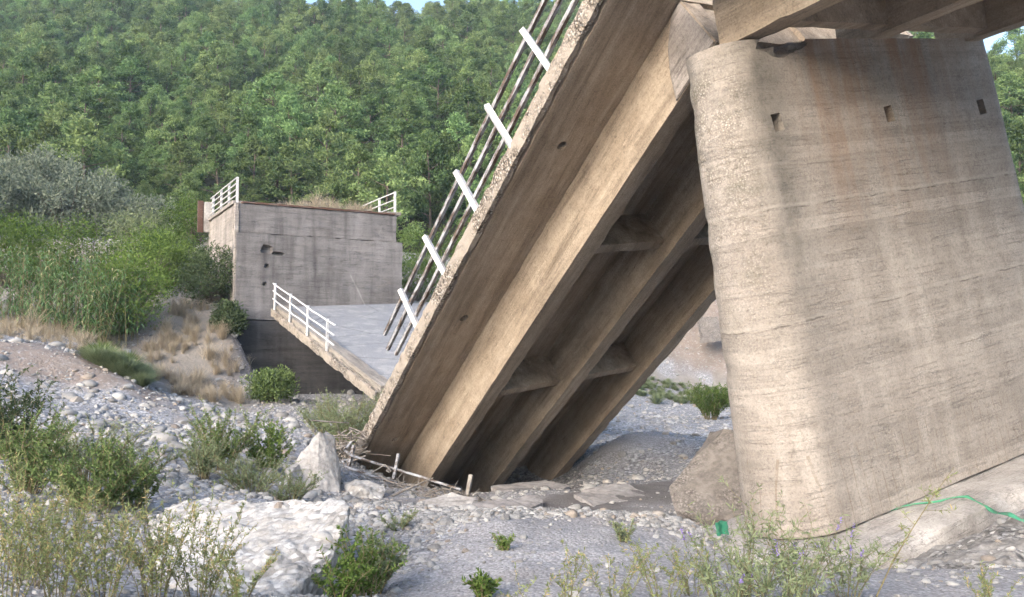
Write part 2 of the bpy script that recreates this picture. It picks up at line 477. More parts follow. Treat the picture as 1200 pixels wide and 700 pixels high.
M_WHITE_ROCK = mat_rock('pale_conglomerate', (0.33, 0.3, 0.265), (0.48, 0.455, 0.425), (0.57, 0.55, 0.525), 1.6, 0.55, 13)
M_GREY_ROCK = mat_rock('grey_block', (0.3, 0.275, 0.25), (0.41, 0.385, 0.36), (0.5, 0.47, 0.44), 1.2)
M_BROWN_ROCK = mat_rock('brown_block', (0.14, 0.122, 0.107), (0.195, 0.173, 0.155), (0.25, 0.226, 0.206), 0.9, 0.6, 26)
M_MUD = mat_rock('dried_mud', (0.28, 0.255, 0.24), (0.36, 0.33, 0.31), (0.43, 0.4, 0.38), 0.8)
M_CONGL = mat_rock('dark_conglomerate', (0.15, 0.14, 0.13), (0.25, 0.235, 0.22), (0.38, 0.365, 0.35), 1.5, 0.9, 16)

def mat_stone():
    t = NT('river_stone'); co = t.coord()
    oi = t.n('ShaderNodeObjectInfo')
    c = t.ramp(oi.outputs['Random'], [(0.0, (0.2, 0.19, 0.18)), (0.3, (0.31, 0.3, 0.285)), (0.6, (0.385, 0.37, 0.35)), (0.85, (0.46, 0.445, 0.425)), (0.95, (0.33, 0.28, 0.23)), (1.0, (0.24, 0.2, 0.17))])
    c = t.mix(1.0, c, t.ramp(t.noise(co, 2.5, 5, 0.7), [(0.25, 0.75), (0.7, 1.12)]), 'MULTIPLY')
    return t.finish(c, 0.9, t.bump(t.noise(co, 6, 5, 0.7), 0.5, 0.05), 0.2)
M_STONE = mat_stone()

def mat_ground():
    t = NT('river_gravel'); co = t.coord('Object')
    soil = t.attr('soil'); sand = t.attr('sand'); dirt = t.attr('grassy'); mud = t.attr('mud')
    cols = None
    vd, vc = t.voro2(co, 11.0)
    vd2, vc2 = t.voro2(co, 34.0)
    g1 = t.ramp(t.sep(vc)[0], [(0.0, (0.27, 0.26, 0.265)), (0.5, (0.44, 0.43, 0.435)), (0.85, (0.56, 0.55, 0.55)), (1.0, (0.62, 0.61, 0.6))])
    g1 = t.mix(1.0, g1, t.ramp(vd, [(0.3, 1.0), (0.75, 0.45)]), 'MULTIPLY')
    g2 = t.ramp(t.sep(vc2)[0], [(0.0, (0.23, 0.22, 0.22)), (0.5, (0.35, 0.34, 0.345)), (1.0, (0.5, 0.49, 0.49))])
    g2 = t.mix(1.0, g2, t.ramp(vd2, [(0.3, 1.0), (0.75, 0.6)]), 'MULTIPLY')
    big = t.noise(co, 0.55, 3, 0.6)
    pick = t.ramp(t.noise(co, 1.7, 3, 0.7), [(0.42, 0.0), (0.58, 1.0)])
    grav = t.mix(pick, g2, g1)
    sc = t.mix(t.noise(co, 2.2, 3, 0.7), (0.31, 0.285, 0.275), (0.42, 0.395, 0.385))
    sc = t.mix(0.65, sc, g2)
    col = t.mix(sand, grav, sc)
    so = t.mix(t.noise(co, 2.0, 3, 0.7), (0.17, 0.13, 0.105), (0.3, 0.25, 0.215))
    so = t.mix(t.ramp(t.noise(co, 5.0, 3, 0.8), [(0.5, 0.0), (0.65, 0.5)]), so, g1)
    col = t.mix(soil, col, so)
    mu = t.mix(t.noise(co, 1.3, 4, 0.7), (0.1, 0.088, 0.08), (0.21, 0.19, 0.18))
    col = t.mix(t.math('MULTIPLY', mud, 0.85), col, mu)
    gr = t.mix(t.noise(co, 3.0, 3, 0.7), (0.2, 0.175, 0.15), (0.34, 0.305, 0.265))
    col = t.mix(dirt, col, gr)
    col = t.mix(1.0, col, t.ramp(big, [(0.3, 0.82), (0.7, 1.1)]), 'MULTIPLY')
    keep = t.math('SUBTRACT', 1.0, t.math('MULTIPLY', sand, 0.75))
    h = t.math('ADD', t.math('MULTIPLY', t.math('MULTIPLY', t.math('SUBTRACT', 1.0, vd), pick), keep), t.math('MULTIPLY', t.math('SUBTRACT', 1.0, vd2), 0.35))
    h = t.math('ADD', h, t.math('MULTIPLY', t.noise(co, 5, 3, 0.7), 0.8))
    return t.finish(col, 0.95, t.bump(h, 0.7, 0.04), 0.15)
M_GROUND = mat_ground()

def mat_hill():
    t = NT('forest_floor'); co = t.coord()
    c = t.ramp(t.noise(co, 0.25, 6, 0.7), [(0.3, (0.03, 0.033, 0.02)), (0.55, (0.055, 0.052, 0.035)), (0.78, (0.14, 0.125, 0.1))])
    return t.finish(c, 1.0, t.bump(t.noise(co, 2, 5, 0.7), 0.6, 0.3), 0.1)
M_HILL = mat_hill()

def mat_leaf(name, a, b, c=None, trans=0.25, objvar=0.0):
    t = NT(name)
    ti = t.attr('tint')
    stops = [(0.0, a), (0.6, b)] + ([(0.9, b), (1.0, c)] if c else [(1.0, b)])
    col = t.ramp(ti, stops)
    if objvar:
        oi = t.n('ShaderNodeObjectInfo')
        hs = t.n('ShaderNodeHueSaturation')
        t.l(col, hs.inputs['Color'])
        t.l(t.math('MULTIPLY_ADD', oi.outputs['Random'], objvar, 1.0 - objvar / 2), hs.inputs['Value'])
        wnn = t.n('ShaderNodeTexWhiteNoise'); wnn.noise_dimensions = '1D'; t.l(oi.outputs['Random'], wnn.inputs['W'])
        t.l(t.math('MULTIPLY_ADD', wnn.outputs['Value'], 0.045, 0.478), hs.inputs['Hue'])
        col = hs.outputs[0]
    d = t.n('ShaderNodeBsdfDiffuse'); tr = t.n('ShaderNodeBsdfTranslucent'); mx = t.n('ShaderNodeMixShader')
    t.l(col, d.inputs[0]); t.l(col, tr.inputs[0]); mx.inputs[0].default_value = trans
    t.l(d.outputs[0], mx.inputs[1]); t.l(tr.outputs[0], mx.inputs[2]); t.l(mx.outputs[0], t.out.inputs[0])
    return t.m
M_PINE = mat_leaf('pine_needles', (0.046, 0.09, 0.04), (0.195, 0.275, 0.108), objvar=0.8)
M_OLIVE = mat_leaf('olive_leaves', (0.11, 0.14, 0.095), (0.26, 0.29, 0.215))
M_BRIGHT = mat_leaf('bright_leaves', (0.08, 0.135, 0.035), (0.19, 0.265, 0.07), (0.28, 0.32, 0.09))
M_REED = mat_leaf('reed_leaves', (0.055, 0.115, 0.04), (0.19, 0.3, 0.13), (0.42, 0.4, 0.22))
M_GREEN = mat_leaf('green_leaves', (0.055, 0.1, 0.025), (0.14, 0.2, 0.055), (0.2, 0.25, 0.07))
M_MID = mat_leaf('mid_green_leaves', (0.085, 0.13, 0.045), (0.19, 0.25, 0.095), (0.27, 0.31, 0.12))
M_SAGE = mat_leaf('grey_green_leaves', (0.13, 0.17, 0.085), (0.26, 0.3, 0.165), (0.36, 0.36, 0.2))
M_WEED = mat_leaf('weed_leaves', (0.15, 0.19, 0.08), (0.27, 0.3, 0.13), (0.46, 0.36, 0.17))
M_DRY = mat_leaf('dry_grass_blades', (0.33, 0.27, 0.195), (0.5, 0.42, 0.31), (0.6, 0.53, 0.42))
M_DUSTY = mat_leaf('dark_shrub_leaves', (0.05, 0.075, 0.035), (0.115, 0.15, 0.075))
M_FLOWER = mat_leaf('violet_petals', (0.22, 0.16, 0.42), (0.36, 0.28, 0.6))
M_BARK = mat_rock('bark', (0.09, 0.07, 0.055), (0.15, 0.12, 0.095), (0.22, 0.18, 0.15), 3)
M_STEM = mat_rock('plant_stem', (0.16, 0.14, 0.07), (0.24, 0.2, 0.11), (0.32, 0.27, 0.16), 3)
M_TWIG = mat_rock('bleached_wood', (0.2, 0.17, 0.14), (0.32, 0.28, 0.24), (0.45, 0.41, 0.36), 4)

def mat_rail(name, paint, rust, amt):
    t = NT(name); co = t.coord()
    m = t.ramp(t.noise(t.coord(scale=(0.5, 2.0, 2.0)), 4.0, 5, 0.75), [(amt - 0.06, 1.0), (amt + 0.06, 0.0)])
    r = t.mix(t.noise(co, 22, 5, 0.7), tuple(k * 0.5 for k in rust), rust)
    p = t.mix(t.ramp(t.noise(co, 14, 4, 0.7), [(0.4, 0.0), (0.7, 0.35)]), paint, rust)
    return t.finish(t.mix(m, p, r), 0.7, t.bump(t.noise(co, 30, 4), 0.4, 0.004), 0.3)
M_RAIL_WHITE = mat_rail('white_rail_paint', (0.62, 0.62, 0.62), (0.2, 0.125, 0.085), 0.36)
M_RAIL_WORN = mat_rail('worn_rail_paint', (0.4, 0.4, 0.41), (0.14, 0.1, 0.075), 0.49)
M_RUST = mat_rail('rusty_steel', (0.2, 0.16, 0.14), (0.13, 0.07, 0.05), 0.6)
def mat_asphalt():
    t = NT('dusty_asphalt'); co = t.coord()
    c = t.mix(t.noise(co, 0.6, 6, 0.6), (0.2, 0.2, 0.21), (0.28, 0.28, 0.29))
    c = t.mix(t.ramp(t.noise(co, 1.6, 4, 0.75), [(0.48, 0.0), (0.62, 0.6)]), c, (0.36, 0.35, 0.34))
    c = t.mix(t.ramp(t.voro(co, 0.45, 'Distance', 'DISTANCE_TO_EDGE'), [(0.0, 0.75), (0.012, 0.0)]), c, (0.07, 0.07, 0.07))
    c = t.mix(1.0, c, t.ramp(t.noise(co, 45, 3, 0.7), [(0.2, 0.65), (0.7, 1.15)]), 'MULTIPLY')
    return t.finish(c, 0.9, t.bump(t.noise(co, 60, 3), 0.5, 0.01), 0.2)
M_ASPHALT = mat_asphalt()
def mat_plain(name, c, rough=0.6):
    t = NT(name); co = t.coord()
    return t.finish(t.mix(t.noise(co, 8, 4), tuple(k * 0.75 for k in c), c), rough)
M_TAPE = mat_rail('green_plastic', (0.05, 0.3, 0.17), (0.2, 0.24, 0.18), 0.4)

# ------------------------------------------------------------------ terrain
YAW = R(29.4)
AX = Vector((-math.sin(YAW), math.cos(YAW), 0))      # along the bridge, away from the camera
PX = Vector((math.cos(YAW), math.sin(YAW), 0))       # across the bridge, to the right
ctrl = [at(*p) for p in [
    (600, 700, 6.6), (450, 700, 7.4), (600, 650, 8.6), (750, 700, 6.5), (850, 690, 6.9), (1000, 700, 6.8), (1200, 700, 6.5), (1110, 668, 8.5), (1010, 672, 8.6), (1190, 655, 8.6),
    (480, 612, 10.8), (600, 606, 11.0), (700, 605, 11.0), (785, 604, 11.3), (845, 650, 10.0),
    (520, 600, 13.6), (620, 602, 15.6), (720, 602, 15.6), (800, 600, 15.4),
    (530, 586, 18.6), (570, 582, 19.2), (640, 574, 19.9), (720, 568, 20.6), (760, 552, 23), (740, 508, 25.5), (705, 528, 25.0), (692, 545, 24.2), (790, 514, 27.5), (830, 545, 22),
    (770, 490, 39), (830, 490, 38), (800, 460, 54), (840, 445, 58), (720, 470, 48), (800, 400, 62), (840, 372, 64),
    (100, 490, 22.5), (300, 505, 23.5), (200, 562, 14.5), (60, 600, 10.5), (0, 700, 6.3), (200, 700, 6.6), (300, 640, 10.2), (250, 482, 27), (340, 700, 8.3), (250, 690, 8.8), (420, 690, 8.0), (400, 700, 8.2), (480, 655, 9.2),
    (40, 404, 27), (0, 398, 28), (90, 420, 26.5), (140, 445, 26), (100, 466, 24.5), (0, 474, 21.5), (190, 462, 27.5), (80, 445, 25.5),
    (200, 440, 31), (250, 470, 29), (270, 425, 33), (262, 352, 36), (252, 332, 38.5), (278, 395, 34.2), (230, 380, 34.5), (170, 390, 33), (150, 410, 32), (100, 400, 31), (60, 385, 33), (120, 425, 29.0),
    (330, 470, 31), (400, 470, 33), (420, 503, 26), (300, 545, 18), (380, 578, 16.5), (440, 570, 18.5), (330, 520, 21), (420, 545, 20.8), (490, 572, 19.6), (500, 470, 34), (395, 500, 26.5),
    (240, 330, 41), (60, 300, 42), (0, 300, 44), (140, 290, 44), (200, 285, 46)]]
ctrl += [Vector(p) for p in [
    (0, 1, 1.75), (-2.2, 23.0, -0.9), (-0.6, 23.6, -1.1), (0.6, 24.2, -1.0), (1.4, 25.2, -0.7), (-0.5, 22.2, -0.6), (0.8, 22.6, -0.5), (-1.4, 21.6, -0.5), (3.47, 12.03, 0.5), (4.04, 10.4, 0.55), (4.8, 11.6, 0.6), (6.0, 11.5, 0.85), (3.0, 11.4, 0.75), (7.7, 12.5, 1.25), (3.3, 13.3, 0.35), (-5, 2, 1.8), (5, 2, 1.8), (0, -25, 1.8), (-22, -20, 2.2), (24, -20, 2.2), (16, 4, 2.0), (7.6, 10, 1.15), (9.5, 11.5, 1.5), (10.5, 14.5, 1.7), (10, 17, 1.1), (16, 12, 2.0), (13, 24, 0.4), (24, 26, 0.6), (6.5, 19, 0.1),
    (22, 40, 0.3), (36, 45, 1.0), (34, 60, 4.5), (22, 62, 5.2), (-22, 8, 2.2), (-22, 20, 3.3), (-30, 32, 6.0), (-32, 46, 10.5), (-10, 50, 8.6), (-16, 52, 9.2), (-4, 52, 7.0), (4, 56, 3.0), (-13.5, 44, 9.0), (40, 15, 3.0), (-40, -5, 3.5), (45, 70, 9), (0, 64, 8), (-40, 64, 14)]]
_ac = at(277, 236, 35.0)
for v_, s_, z_ in ((0.7, -0.5, 1.7), (1.6, -0.5, 1.35), (3.2, -0.5, 1.2), (5.5, -0.5, 1.1), (7.5, -0.5, 1.2), (1.5, -2.2, 1.35), (4, -3, 1.1), (7, -3, 0.9), (0.3, -2.6, 1.9)):
    q_ = _ac + PX * v_ + AX * s_; ctrl.append(Vector((q_.x, q_.y, z_)))
C = np.array([[p.x, p.y] for p in ctrl]); CZ = np.array([p.z for p in ctrl])
def _phi(r): return np.where(r > 1e-9, r * r * np.log(r + 1e-12), 0.0)
def _solve():
    n = len(C)
    K = _phi(np.linalg.norm(C[:, None] - C[None], axis=2)) + np.eye(n) * 0.08
    P = np.hstack([np.ones((n, 1)), C])
    A = np.block([[K, P], [P.T, np.zeros((3, 3))]])
    s = np.linalg.solve(A, np.concatenate([CZ, np.zeros(3)]))
    return s[:n], s[n:]
TW, TA = _solve()

def hill(X, Y):
    ridge = 205 + 10 * np.sin(X / 17.0) + 6 * np.sin(X / 7.3 + 1) - 75 * smooth(35, 95, X) + 40 * smooth(40, 110, -X)
    base = 8 + 0.51 * (np.minimum(Y, ridge) - 60) + 0.02 * np.maximum(0, Y - ridge)
    return base + 5.0 * fbm(X / 26.0, Y / 30.0, 5, 3) * smooth(62, 90, Y)

def height(X, Y, detail=True):
    X = np.atleast_1d(np.asarray(X, float)); Y = np.atleast_1d(np.asarray(Y, float))
    Xc = np.clip(X, -42, 46); Yc = np.clip(Y, -25, 70)
    z = np.empty(X.shape); fx, fy = Xc.ravel(), Yc.ravel(); zf = np.empty(fx.size)
    for i in range(0, fx.size, 20000):
        r = np.hypot(fx[i:i + 20000, None] - C[None, :, 0], fy[i:i + 20000, None] - C[None, :, 1])
        zf[i:i + 20000] = _phi(r) @ TW + TA[0] + TA[1] * fx[i:i + 20000] + TA[2] * fy[i:i + 20000]
    z = zf.reshape(X.shape)
    w = smooth(56, 76, Y)
    z = z * (1 - w) + hill(X, Y) * w
    back = np.maximum(0, -30 - Y)          # unseen valley slope behind the camera, added to block low sky light
    z = z + 0.13 * np.minimum(back, 110) * smooth(0, 25, back)
    if detail:
        near = 1 - smooth(40, 60, Y)
        z = z + near * (0.10 * fbm(X / 1.7, Y / 1.7, 11, 4) + 0.05 * fbm(X * 2.6, Y * 2.6, 21, 3))
    return z

def hz(x, y): return float(height(x, y)[0])

def hit(px, py, y0=5.0, y1=120.0):
    d = ray(px, py)
    Ys = np.linspace(y0, y1, 900)
    X = d.x / d.y * Ys; Z = EYE + d.z / d.y * Ys
    g = height(X, Ys)
    k = np.where(Z < g)[0]
    i = k[0] if len(k) else len(Ys) - 1
    return Vector((X[i], Ys[i], g[i]))

def blobs(X, Y, lst):
    m = np.zeros_like(X)
    for (bx, by, rx, ry) in lst:
        d = ((X - bx) / rx) ** 2 + ((Y - by) / ry) ** 2
        m = np.maximum(m, np.exp(-d * 1.2))
    return m

def ground_masks(X, Y):
    nse = fbm(X / 1.3, Y / 1.3, 31, 4) * 0.9
    soil = blobs(X, Y, [(-15.5, 26.5, 4.2, 2.2), (-12.3, 26.3, 2.2, 1.6), (-13, 33, 4.5, 3.5), (8.0, 10.5, 3.2, 1.3), (14, 62, 10, 5), (26, 62, 10, 5)])
    sand = blobs(X, Y, [(0.6, 8.0, 2.6, 3.6), (2.5, 9.8, 2.8, 1.8), (2.5, 17.5, 4.5, 3.5), (3.6, 25.5, 1.6, 1.6), (5, 7, 4.5, 2.6)])
    gr = blobs(X, Y, [(-12.5, 32.5, 2.6, 4.2), (-11.5, 36.5, 2.5, 3.0), (-17, 35, 4, 5), (-20, 42, 14, 9), (-10.5, 29.5, 1.6, 1.6), (12, 56, 6, 2.5), (-3, 48, 6, 6), (-8, 46, 4, 7), (2, 56, 6, 5)])
    f = lambda m: np.clip(smooth(0.25, 0.75, m + nse * 0.7), 0, 1)
    mud = blobs(X, Y, [(1.2, 17.0, 3.2, 2.2), (3.0, 19, 3.0, 2.5), (-0.2, 21.5, 2.6, 2.6), (2.5, 14.5, 2.5, 1.6)])
    return f(soil), f(sand), f(gr), f(mud)

def build_terrain():
    xs = np.concatenate([np.arange(-240, -30, 6.0), np.arange(-30, -16, 0.6), np.arange(-16, 14, 0.14), np.arange(14, 32, 0.6), np.arange(32, 260, 6.0)])
    ys = np.concatenate([np.arange(-190, -60, 8.0), np.arange(-60, 4, 3.0), np.arange(4, 24, 0.14), np.arange(24, 40, 0.22), np.arange(40, 66, 0.7), np.arange(66, 420, 4.0)])
    X, Y = np.meshgrid(xs, ys)
    Z = height(X, Y)
    nx = len(xs); ny = len(ys); cut = int(np.searchsorted(ys, 65.0))
    def sheet(name, j0, j1, mat, masks):
        Xs, Yss, Zs = X[j0:j1 + 1], Y[j0:j1 + 1], Z[j0:j1 + 1]
        V = np.stack([Xs.ravel(), Yss.ravel(), Zs.ravel()], 1)
        n = j1 - j0 + 1
        idx = np.arange(n * nx).reshape(n, nx)
        Fq = np.stack([idx[:-1, :-1].ravel(), idx[:-1, 1:].ravel(), idx[1:, 1:].ravel(), idx[1:, :-1].ravel()], 1)
        me = mesh_np(name, V, Fq, True)
        if masks:
            for nm, m in zip(('soil', 'sand', 'grassy', 'mud'), ground_masks(Xs, Yss)):
                a = me.attributes.new(nm, 'FLOAT', 'POINT'); a.data.foreach_set('value', m.ravel().astype(np.float32))
        o = link(name, me, mat)
        o['kind'] = 'structure'
        return o
    rear = int(np.searchsorted(ys, -36.0))
    sheet('hillside', 0, rear, M_HILL, False)  # unseen rear slope, added to keep low sky light off the undersides
    sheet('riverbed', rear, cut, M_GROUND, True)
    sheet('hillside', cut, ny - 1, M_HILL, False)
build_terrain()

# ------------------------------------------------------------------ the bridge
def basis(o, x, y, z):
    m = Matrix.Identity(4)
    for i, v in enumerate((x, y, z)):
        for k in range(3): m[k][i] = v[k]
    m.translation = o
    return m

DECK_W, CO, SP, GW, GD, DH = 8.16, 1.547, 2.543, 0.447, 1.04, 0.32

def cyl_mesh(r, lo, hi, x, y, seg=10):
    bm = bmesh.new()
    bmesh.ops.create_cone(bm, cap_ends=True, segments=seg, radius1=r, radius2=r, depth=hi - lo, matrix=Matrix.Translation((x, y, (lo + hi) / 2)))
    me = bpy.data.meshes.new('cut'); bm.to_mesh(me); bm.free(); return me

def build_span(name, M, x0, x1, dia, mats, edge_res=0.11, holes=(), seed=0, chip=0.06, dia_up=0.27):
    """x along the span, y across from the left edge, z up from the underside of the slab."""
    root = empty(name, mat4=M)
    slab = rough_box('deck_slab', (x0, 0.16, 0.0), (x1, DECK_W - 0.16, DH), 0.24, 0.005, 0.008, seed=seed)
    if holes:
        slab = difference(slab, [cyl_mesh(0.1, -0.2, 0.22, hx, hy) for hx, hy in holes])
    ds = link('deck_slab', slab, mats[0], root)
    for side in (0, 1):
        y0, y1 = (0.0, 0.122) if side == 0 else (DECK_W - 0.122, DECK_W)
        me = rough_box('deck_edge', (x0 - 0.003, y0, 0.004), (x1 + 0.003, y1, DH + 0.003), edge_res if side == 0 else 0.4, 0.014, chip, 4.0, seed + side)
        link('deck_edge', me, mats[1], ds)
    for k in range(3):
        y0 = CO + SP * k
        me = rough_box('girder', (x0 + 0.004, y0, -GD), (x1 - 0.004, y0 + GW, 0.02), 0.22, 0.006, 0.035, seed=seed + 5 + k)
        link('girder', me, mats[0], root)
    for x in dia:
        for k in range(2):
            y0 = CO + SP * k + GW - 0.02
            me = rough_box('diaphragm', (x - 0.12, y0, -GD + dia_up), (x + 0.12, y0 + SP - GW + 0.04, 0.02), 0.25, 0.004, 0.015, seed=seed + 11 + k)
            link('diaphragm', me, mats[0], root)
    me = box_mesh('road_surface', (x0 + 0.05, 0.62, DH + 0.004), (x1 - 0.05, DECK_W - 0.62, DH + 0.07), 0.02)
    link('road_surface', me, M_ASPHALT, ds)
    for y0, y1 in ((0.165, 0.6), (DECK_W - 0.6, DECK_W - 0.165)):
        me = rough_box('kerb', (x0 + 0.02, y0, DH + 0.004), (x1 - 0.02, y1, DH + 0.16), 0.2, 0.006, 0.04, seed=seed + 17)
        link('kerb', me, mats[0], ds)
    return root

# the tilted span: surveyed from the photograph
E0 = Vector((-3.775, 21.2, -2.728 + EYE))
TU = Vector((0.39150864, -0.69600156, 0.60191595)); TV = Vector((0.81585235, 0.56508194, 0.12274913)); TN = Vector((-0.42556542, 0.4430172, 0.78906897))
tilt = build_span('collapsed_span', basis(E0, TU, TV, TN), -3.1, 13.1, (3.2, 8.15, 12.9), (M_SPAN, M_EDGE), holes=((0.5, 0.84), (5.31, 0.84), (10.11, 0.84)), seed=1, chip=0.05)
tag(tilt, 'concrete bridge span tilted steeply with its lower end sunk in the riverbed', 'bridge span')

def span_railing(root, xs, top, zb, rails, ends, mats, y=0.09, rr=0.03, bent=0.008, seed=0, pw=0.036, roff=-0.05, rsq=False):
    rnd = random.Random(seed)
    for x in xs:
        V = [(x, y, zb - 0.12), (x + rnd.uniform(-0.02, 0.02), y + rnd.uniform(-0.01, 0.01), top)]
        tube_obj('railing_post', V, pw, mats[0], root, square=True)
    for i, zr in enumerate(rails):
        a, b = ends[i] if isinstance(ends, list) else ends
        n = max(6, int((b - a) / 0.8))
        pts = [(a + (b - a) * k / n, y + rnd.uniform(-bent, bent) + roff, zr + rnd.uniform(-bent, bent)) for k in range(n + 1)]
        tube_obj('railing_rail', pts, rr, mats[1], root, sides=8, square=rsq)
span_railing(tilt, (4.7, 6.43, 8.2, 9.8, 11.4, 12.9), DH + 1.06, DH, (DH + 0.34, DH + 0.66, DH + 0.99), [(3.3, 13.3), (3.05, 13.1), (3.2, 13.4)], (M_RAIL_WHITE, M_RAIL_WORN), seed=2, pw=0.05, rr=0.036, roff=0.088, rsq=True)

# grey washed end of the outer girder of the tilted span
bm = bmesh.new()
prof = [(12.0, -GD + 0.02), (13.085, -GD + 0.02), (13.085, -0.01), (12.85, -0.01), (12.45, -0.3), (12.2, -0.62)]
fv = [bm.verts.new((x, CO - 0.03, z)) for x, z in prof]; bv = [bm.verts.new((x - 0.12, CO + 0.05, z)) for x, z in prof]
bm.faces.new(fv); bm.faces.new(bv[::-1])
for i in range(len(prof)): bm.faces.new([fv[i], fv[(i + 1) % 6], bv[(i + 1) % 6], bv[i]])
bmesh.ops.bevel(bm, geom=bm.edges[:], offset=0.015, segments=2, affect='EDGES')
eb = link('girder_end_patch', bm_mesh('girder_end_patch', bm), M_SPAN_GREY, tilt)
eb['label'] = 'grey patched end of the outer girder'

# the pier
PROLL, PTILT = 0.179, 0.048
PP = Vector((math.cos(YAW) * math.cos(PROLL), math.sin(YAW) * math.cos(PROLL), math.sin(PROLL)))
PF = Vector((math.sin(YAW), -math.cos(YAW), 0)); PQ = PP.cross(-PF)
if PQ.z < 0: PQ = -PQ
PF2 = PF * math.cos(PTILT) + PQ * math.sin(PTILT); PQ2 = PQ * math.cos(PTILT) - PF * math.sin(PTILT)
SC = 12.2 / 12.0
PC = Vector((3.048 * SC, 12.2, 4.183 * SC + EYE))
PL, PR, PH, PB, PBR = 5.246 * SC, 0.561 * SC, 6.746 * SC, 0.026, 0.033
PM = basis(PC, PP, -PF2, PQ2)
pier = empty('bridge_pier', mat4=PM @ Matrix.Translation((0, 0, -PH)))
tag(pier, 'tall leaning concrete bridge pier with a rounded nose and three square holes', 'bridge pier')

def pier_mesh():
    zs = np.linspace(0, -PH, 58)
    ring0 = []
    nf, na = 46, 22
    for k in range(nf): ring0.append(('f', k / nf))
    for k in range(na): ring0.append(('b', k / na))
    for k in range(nf): ring0.append(('r', k / nf))
    for k in range(na): ring0.append(('n', k / na))
    V = []
    for h in zs:
        r = PR - PBR * h; a = PB * h; b = PL - PB * h
        for kd, s in ring0:
            if kd == 'f': p = (a + (b - a) * s, -r)
            elif kd == 'b': th = -math.pi / 2 + math.pi * s; p = (b + r * math.cos(th), r * math.sin(th))
            elif kd == 'r': p = (b - (b - a) * s, r)
            else: th = math.pi / 2 + math.pi * s; p = (a + r * math.cos(th), r * math.sin(th))
            q = Vector((p[0], p[1], h))
            d = mnoise.noise_vector(q * 1.1) * 0.008 + mnoise.noise_vector(q * 4.5) * 0.006
            # worn and pitted nose
            if p[0] < a + 0.05 and -4.6 < h < -0.1:
                e = max(0, mnoise.noise(q * 3.2 + Vector((2, 0, 0))))
                d -= Vector((p[0] - a, p[1], 0)).normalized() * e * 0.045
            if h > -0.35: d -= Vector((0, p[1] / max(0.3, abs(p[1])), 0)) * 0.03 * max(0, mnoise.noise(q * 2.5) + 0.2)
            V.append(q + d)
    m = len(ring0)
    bm = bmesh.new()
    vs = [bm.verts.new(v) for v in V]
    for i in range(len(zs) - 1):
        for k in range(m):
            bm.faces.new([vs[i * m + k], vs[i * m + (k + 1) % m], vs[(i + 1) * m + (k + 1) % m], vs[(i + 1) * m + k]])
    bm.faces.new(vs[:m]); bm.faces.new(vs[-m:][::-1])
    return bm_mesh('shaft', bm, 30)

def local(M, p): return M.inverted() @ p
def on_face(px, py):
    """Point of the pier's front face seen in a direction, in pier coordinates."""
    n = PF2; o = PC + PF2 * (PR + 0.05); d = ray(px, py)
    t = (o - Vector((0, 0, EYE))).dot(n) / d.dot(n)
    return local(PM, Vector((0, 0, EYE)) + d * t)
cuts = []
for (hx, hy) in ((912, 143), (1043, 133), (1151, 125)):
    c = on_face(hx, hy)
    bm = bmesh.new()
    add_box(bm, (-0.1, -0.6, -0.125), (0.1, 0.6, 0.125), 0.012, Matrix.Translation((c.x, -PR - 0.1, c.z)) @ Matrix.Rotation(R(-6), 4, 'Y'))
    me = bpy.data.meshes.new('cut'); bm.to_mesh(me); bm.free(); cuts.append(me)
c = on_face(925, 52)
bm = bmesh.new()
bmesh.ops.create_icosphere(bm, subdivisions=4, radius=1.0)
for v in bm.verts:
    k = 1 + 0.55 * mnoise.noise(v.co * 1.6 + Vector((3, 1, 0))) + 0.25 * mnoise.noise(v.co * 5)
    v.co = Vector((c.x - 0.1 + v.co.x * 0.62 * k, -PR - 0.05 + v.co.y * 0.3 * k, 0.02 + v.co.z * 0.24 * k))
me = bpy.data.meshes.new('cut'); bm.to_mesh(me); bm.free(); cuts.append(me)
shaft = difference(pier_mesh(), cuts)
sh = link('shaft', shaft, M_PIER, pier)
sh.matrix_parent_inverse = Matrix.Translation((0, 0, PH))
ft = rough_box('footing', (-1.35, -1.75, -PH - 0.95), (PL + 1.6, 1.3, -PH - 0.035), 0.2, 0.03, 0.16, 1.6, 9)
fo = link('footing', ft, M_FOOT, pier)
fo.matrix_parent_inverse = Matrix.Translation((0, 0, PH))

# the span still standing, resting on the pier and running past the camera on the right
SPITCH = R(2.0)
SU = (-AX) * math.cos(SPITCH) + Vector((0, 0, 1)) * math.sin(SPITCH)
NROLL = PROLL * 0.9
SV = (PX * math.cos(NROLL) + Vector((0, 0, 1)) * math.sin(NROLL)).normalized()
SN = SU.cross(SV)
if SN.z < 0: SN = -SN
d = ray(866, 48)
Yg = 11.75
g1 = at(866, 46.5, Yg)
near_o = g1 - SV * CO + SN * GD
near = build_span('bridge_span', basis(near_o, SU, SV, SN), -0.38, 15.0, (0.45, 5.2, 10.0), (M_SPAN, M_EDGE), seed=21, edge_res=0.2, dia_up=0.07)
tag(near, 'standing concrete bridge span resting on the pier top, seen from below', 'bridge span')

# bearing plinths between the pier top and the girders of the standing span
for k in range(3):
    p = local(PM, near_o + SV * (CO + SP * k + GW / 2) - SN * GD + SU * 0.3)
    if p.z > 0.03:
        b = rough_box('bearing', (p.x - 0.26, -0.28, -0.02), (p.x + 0.26, 0.28, p.z - 0.01), 0.12, 0.006, 0.03, seed=60 + k)
        bo = link('bearing', b, M_SPAN_GREY, pier); bo.matrix_parent_inverse = Matrix.Translation((0, 0, PH))

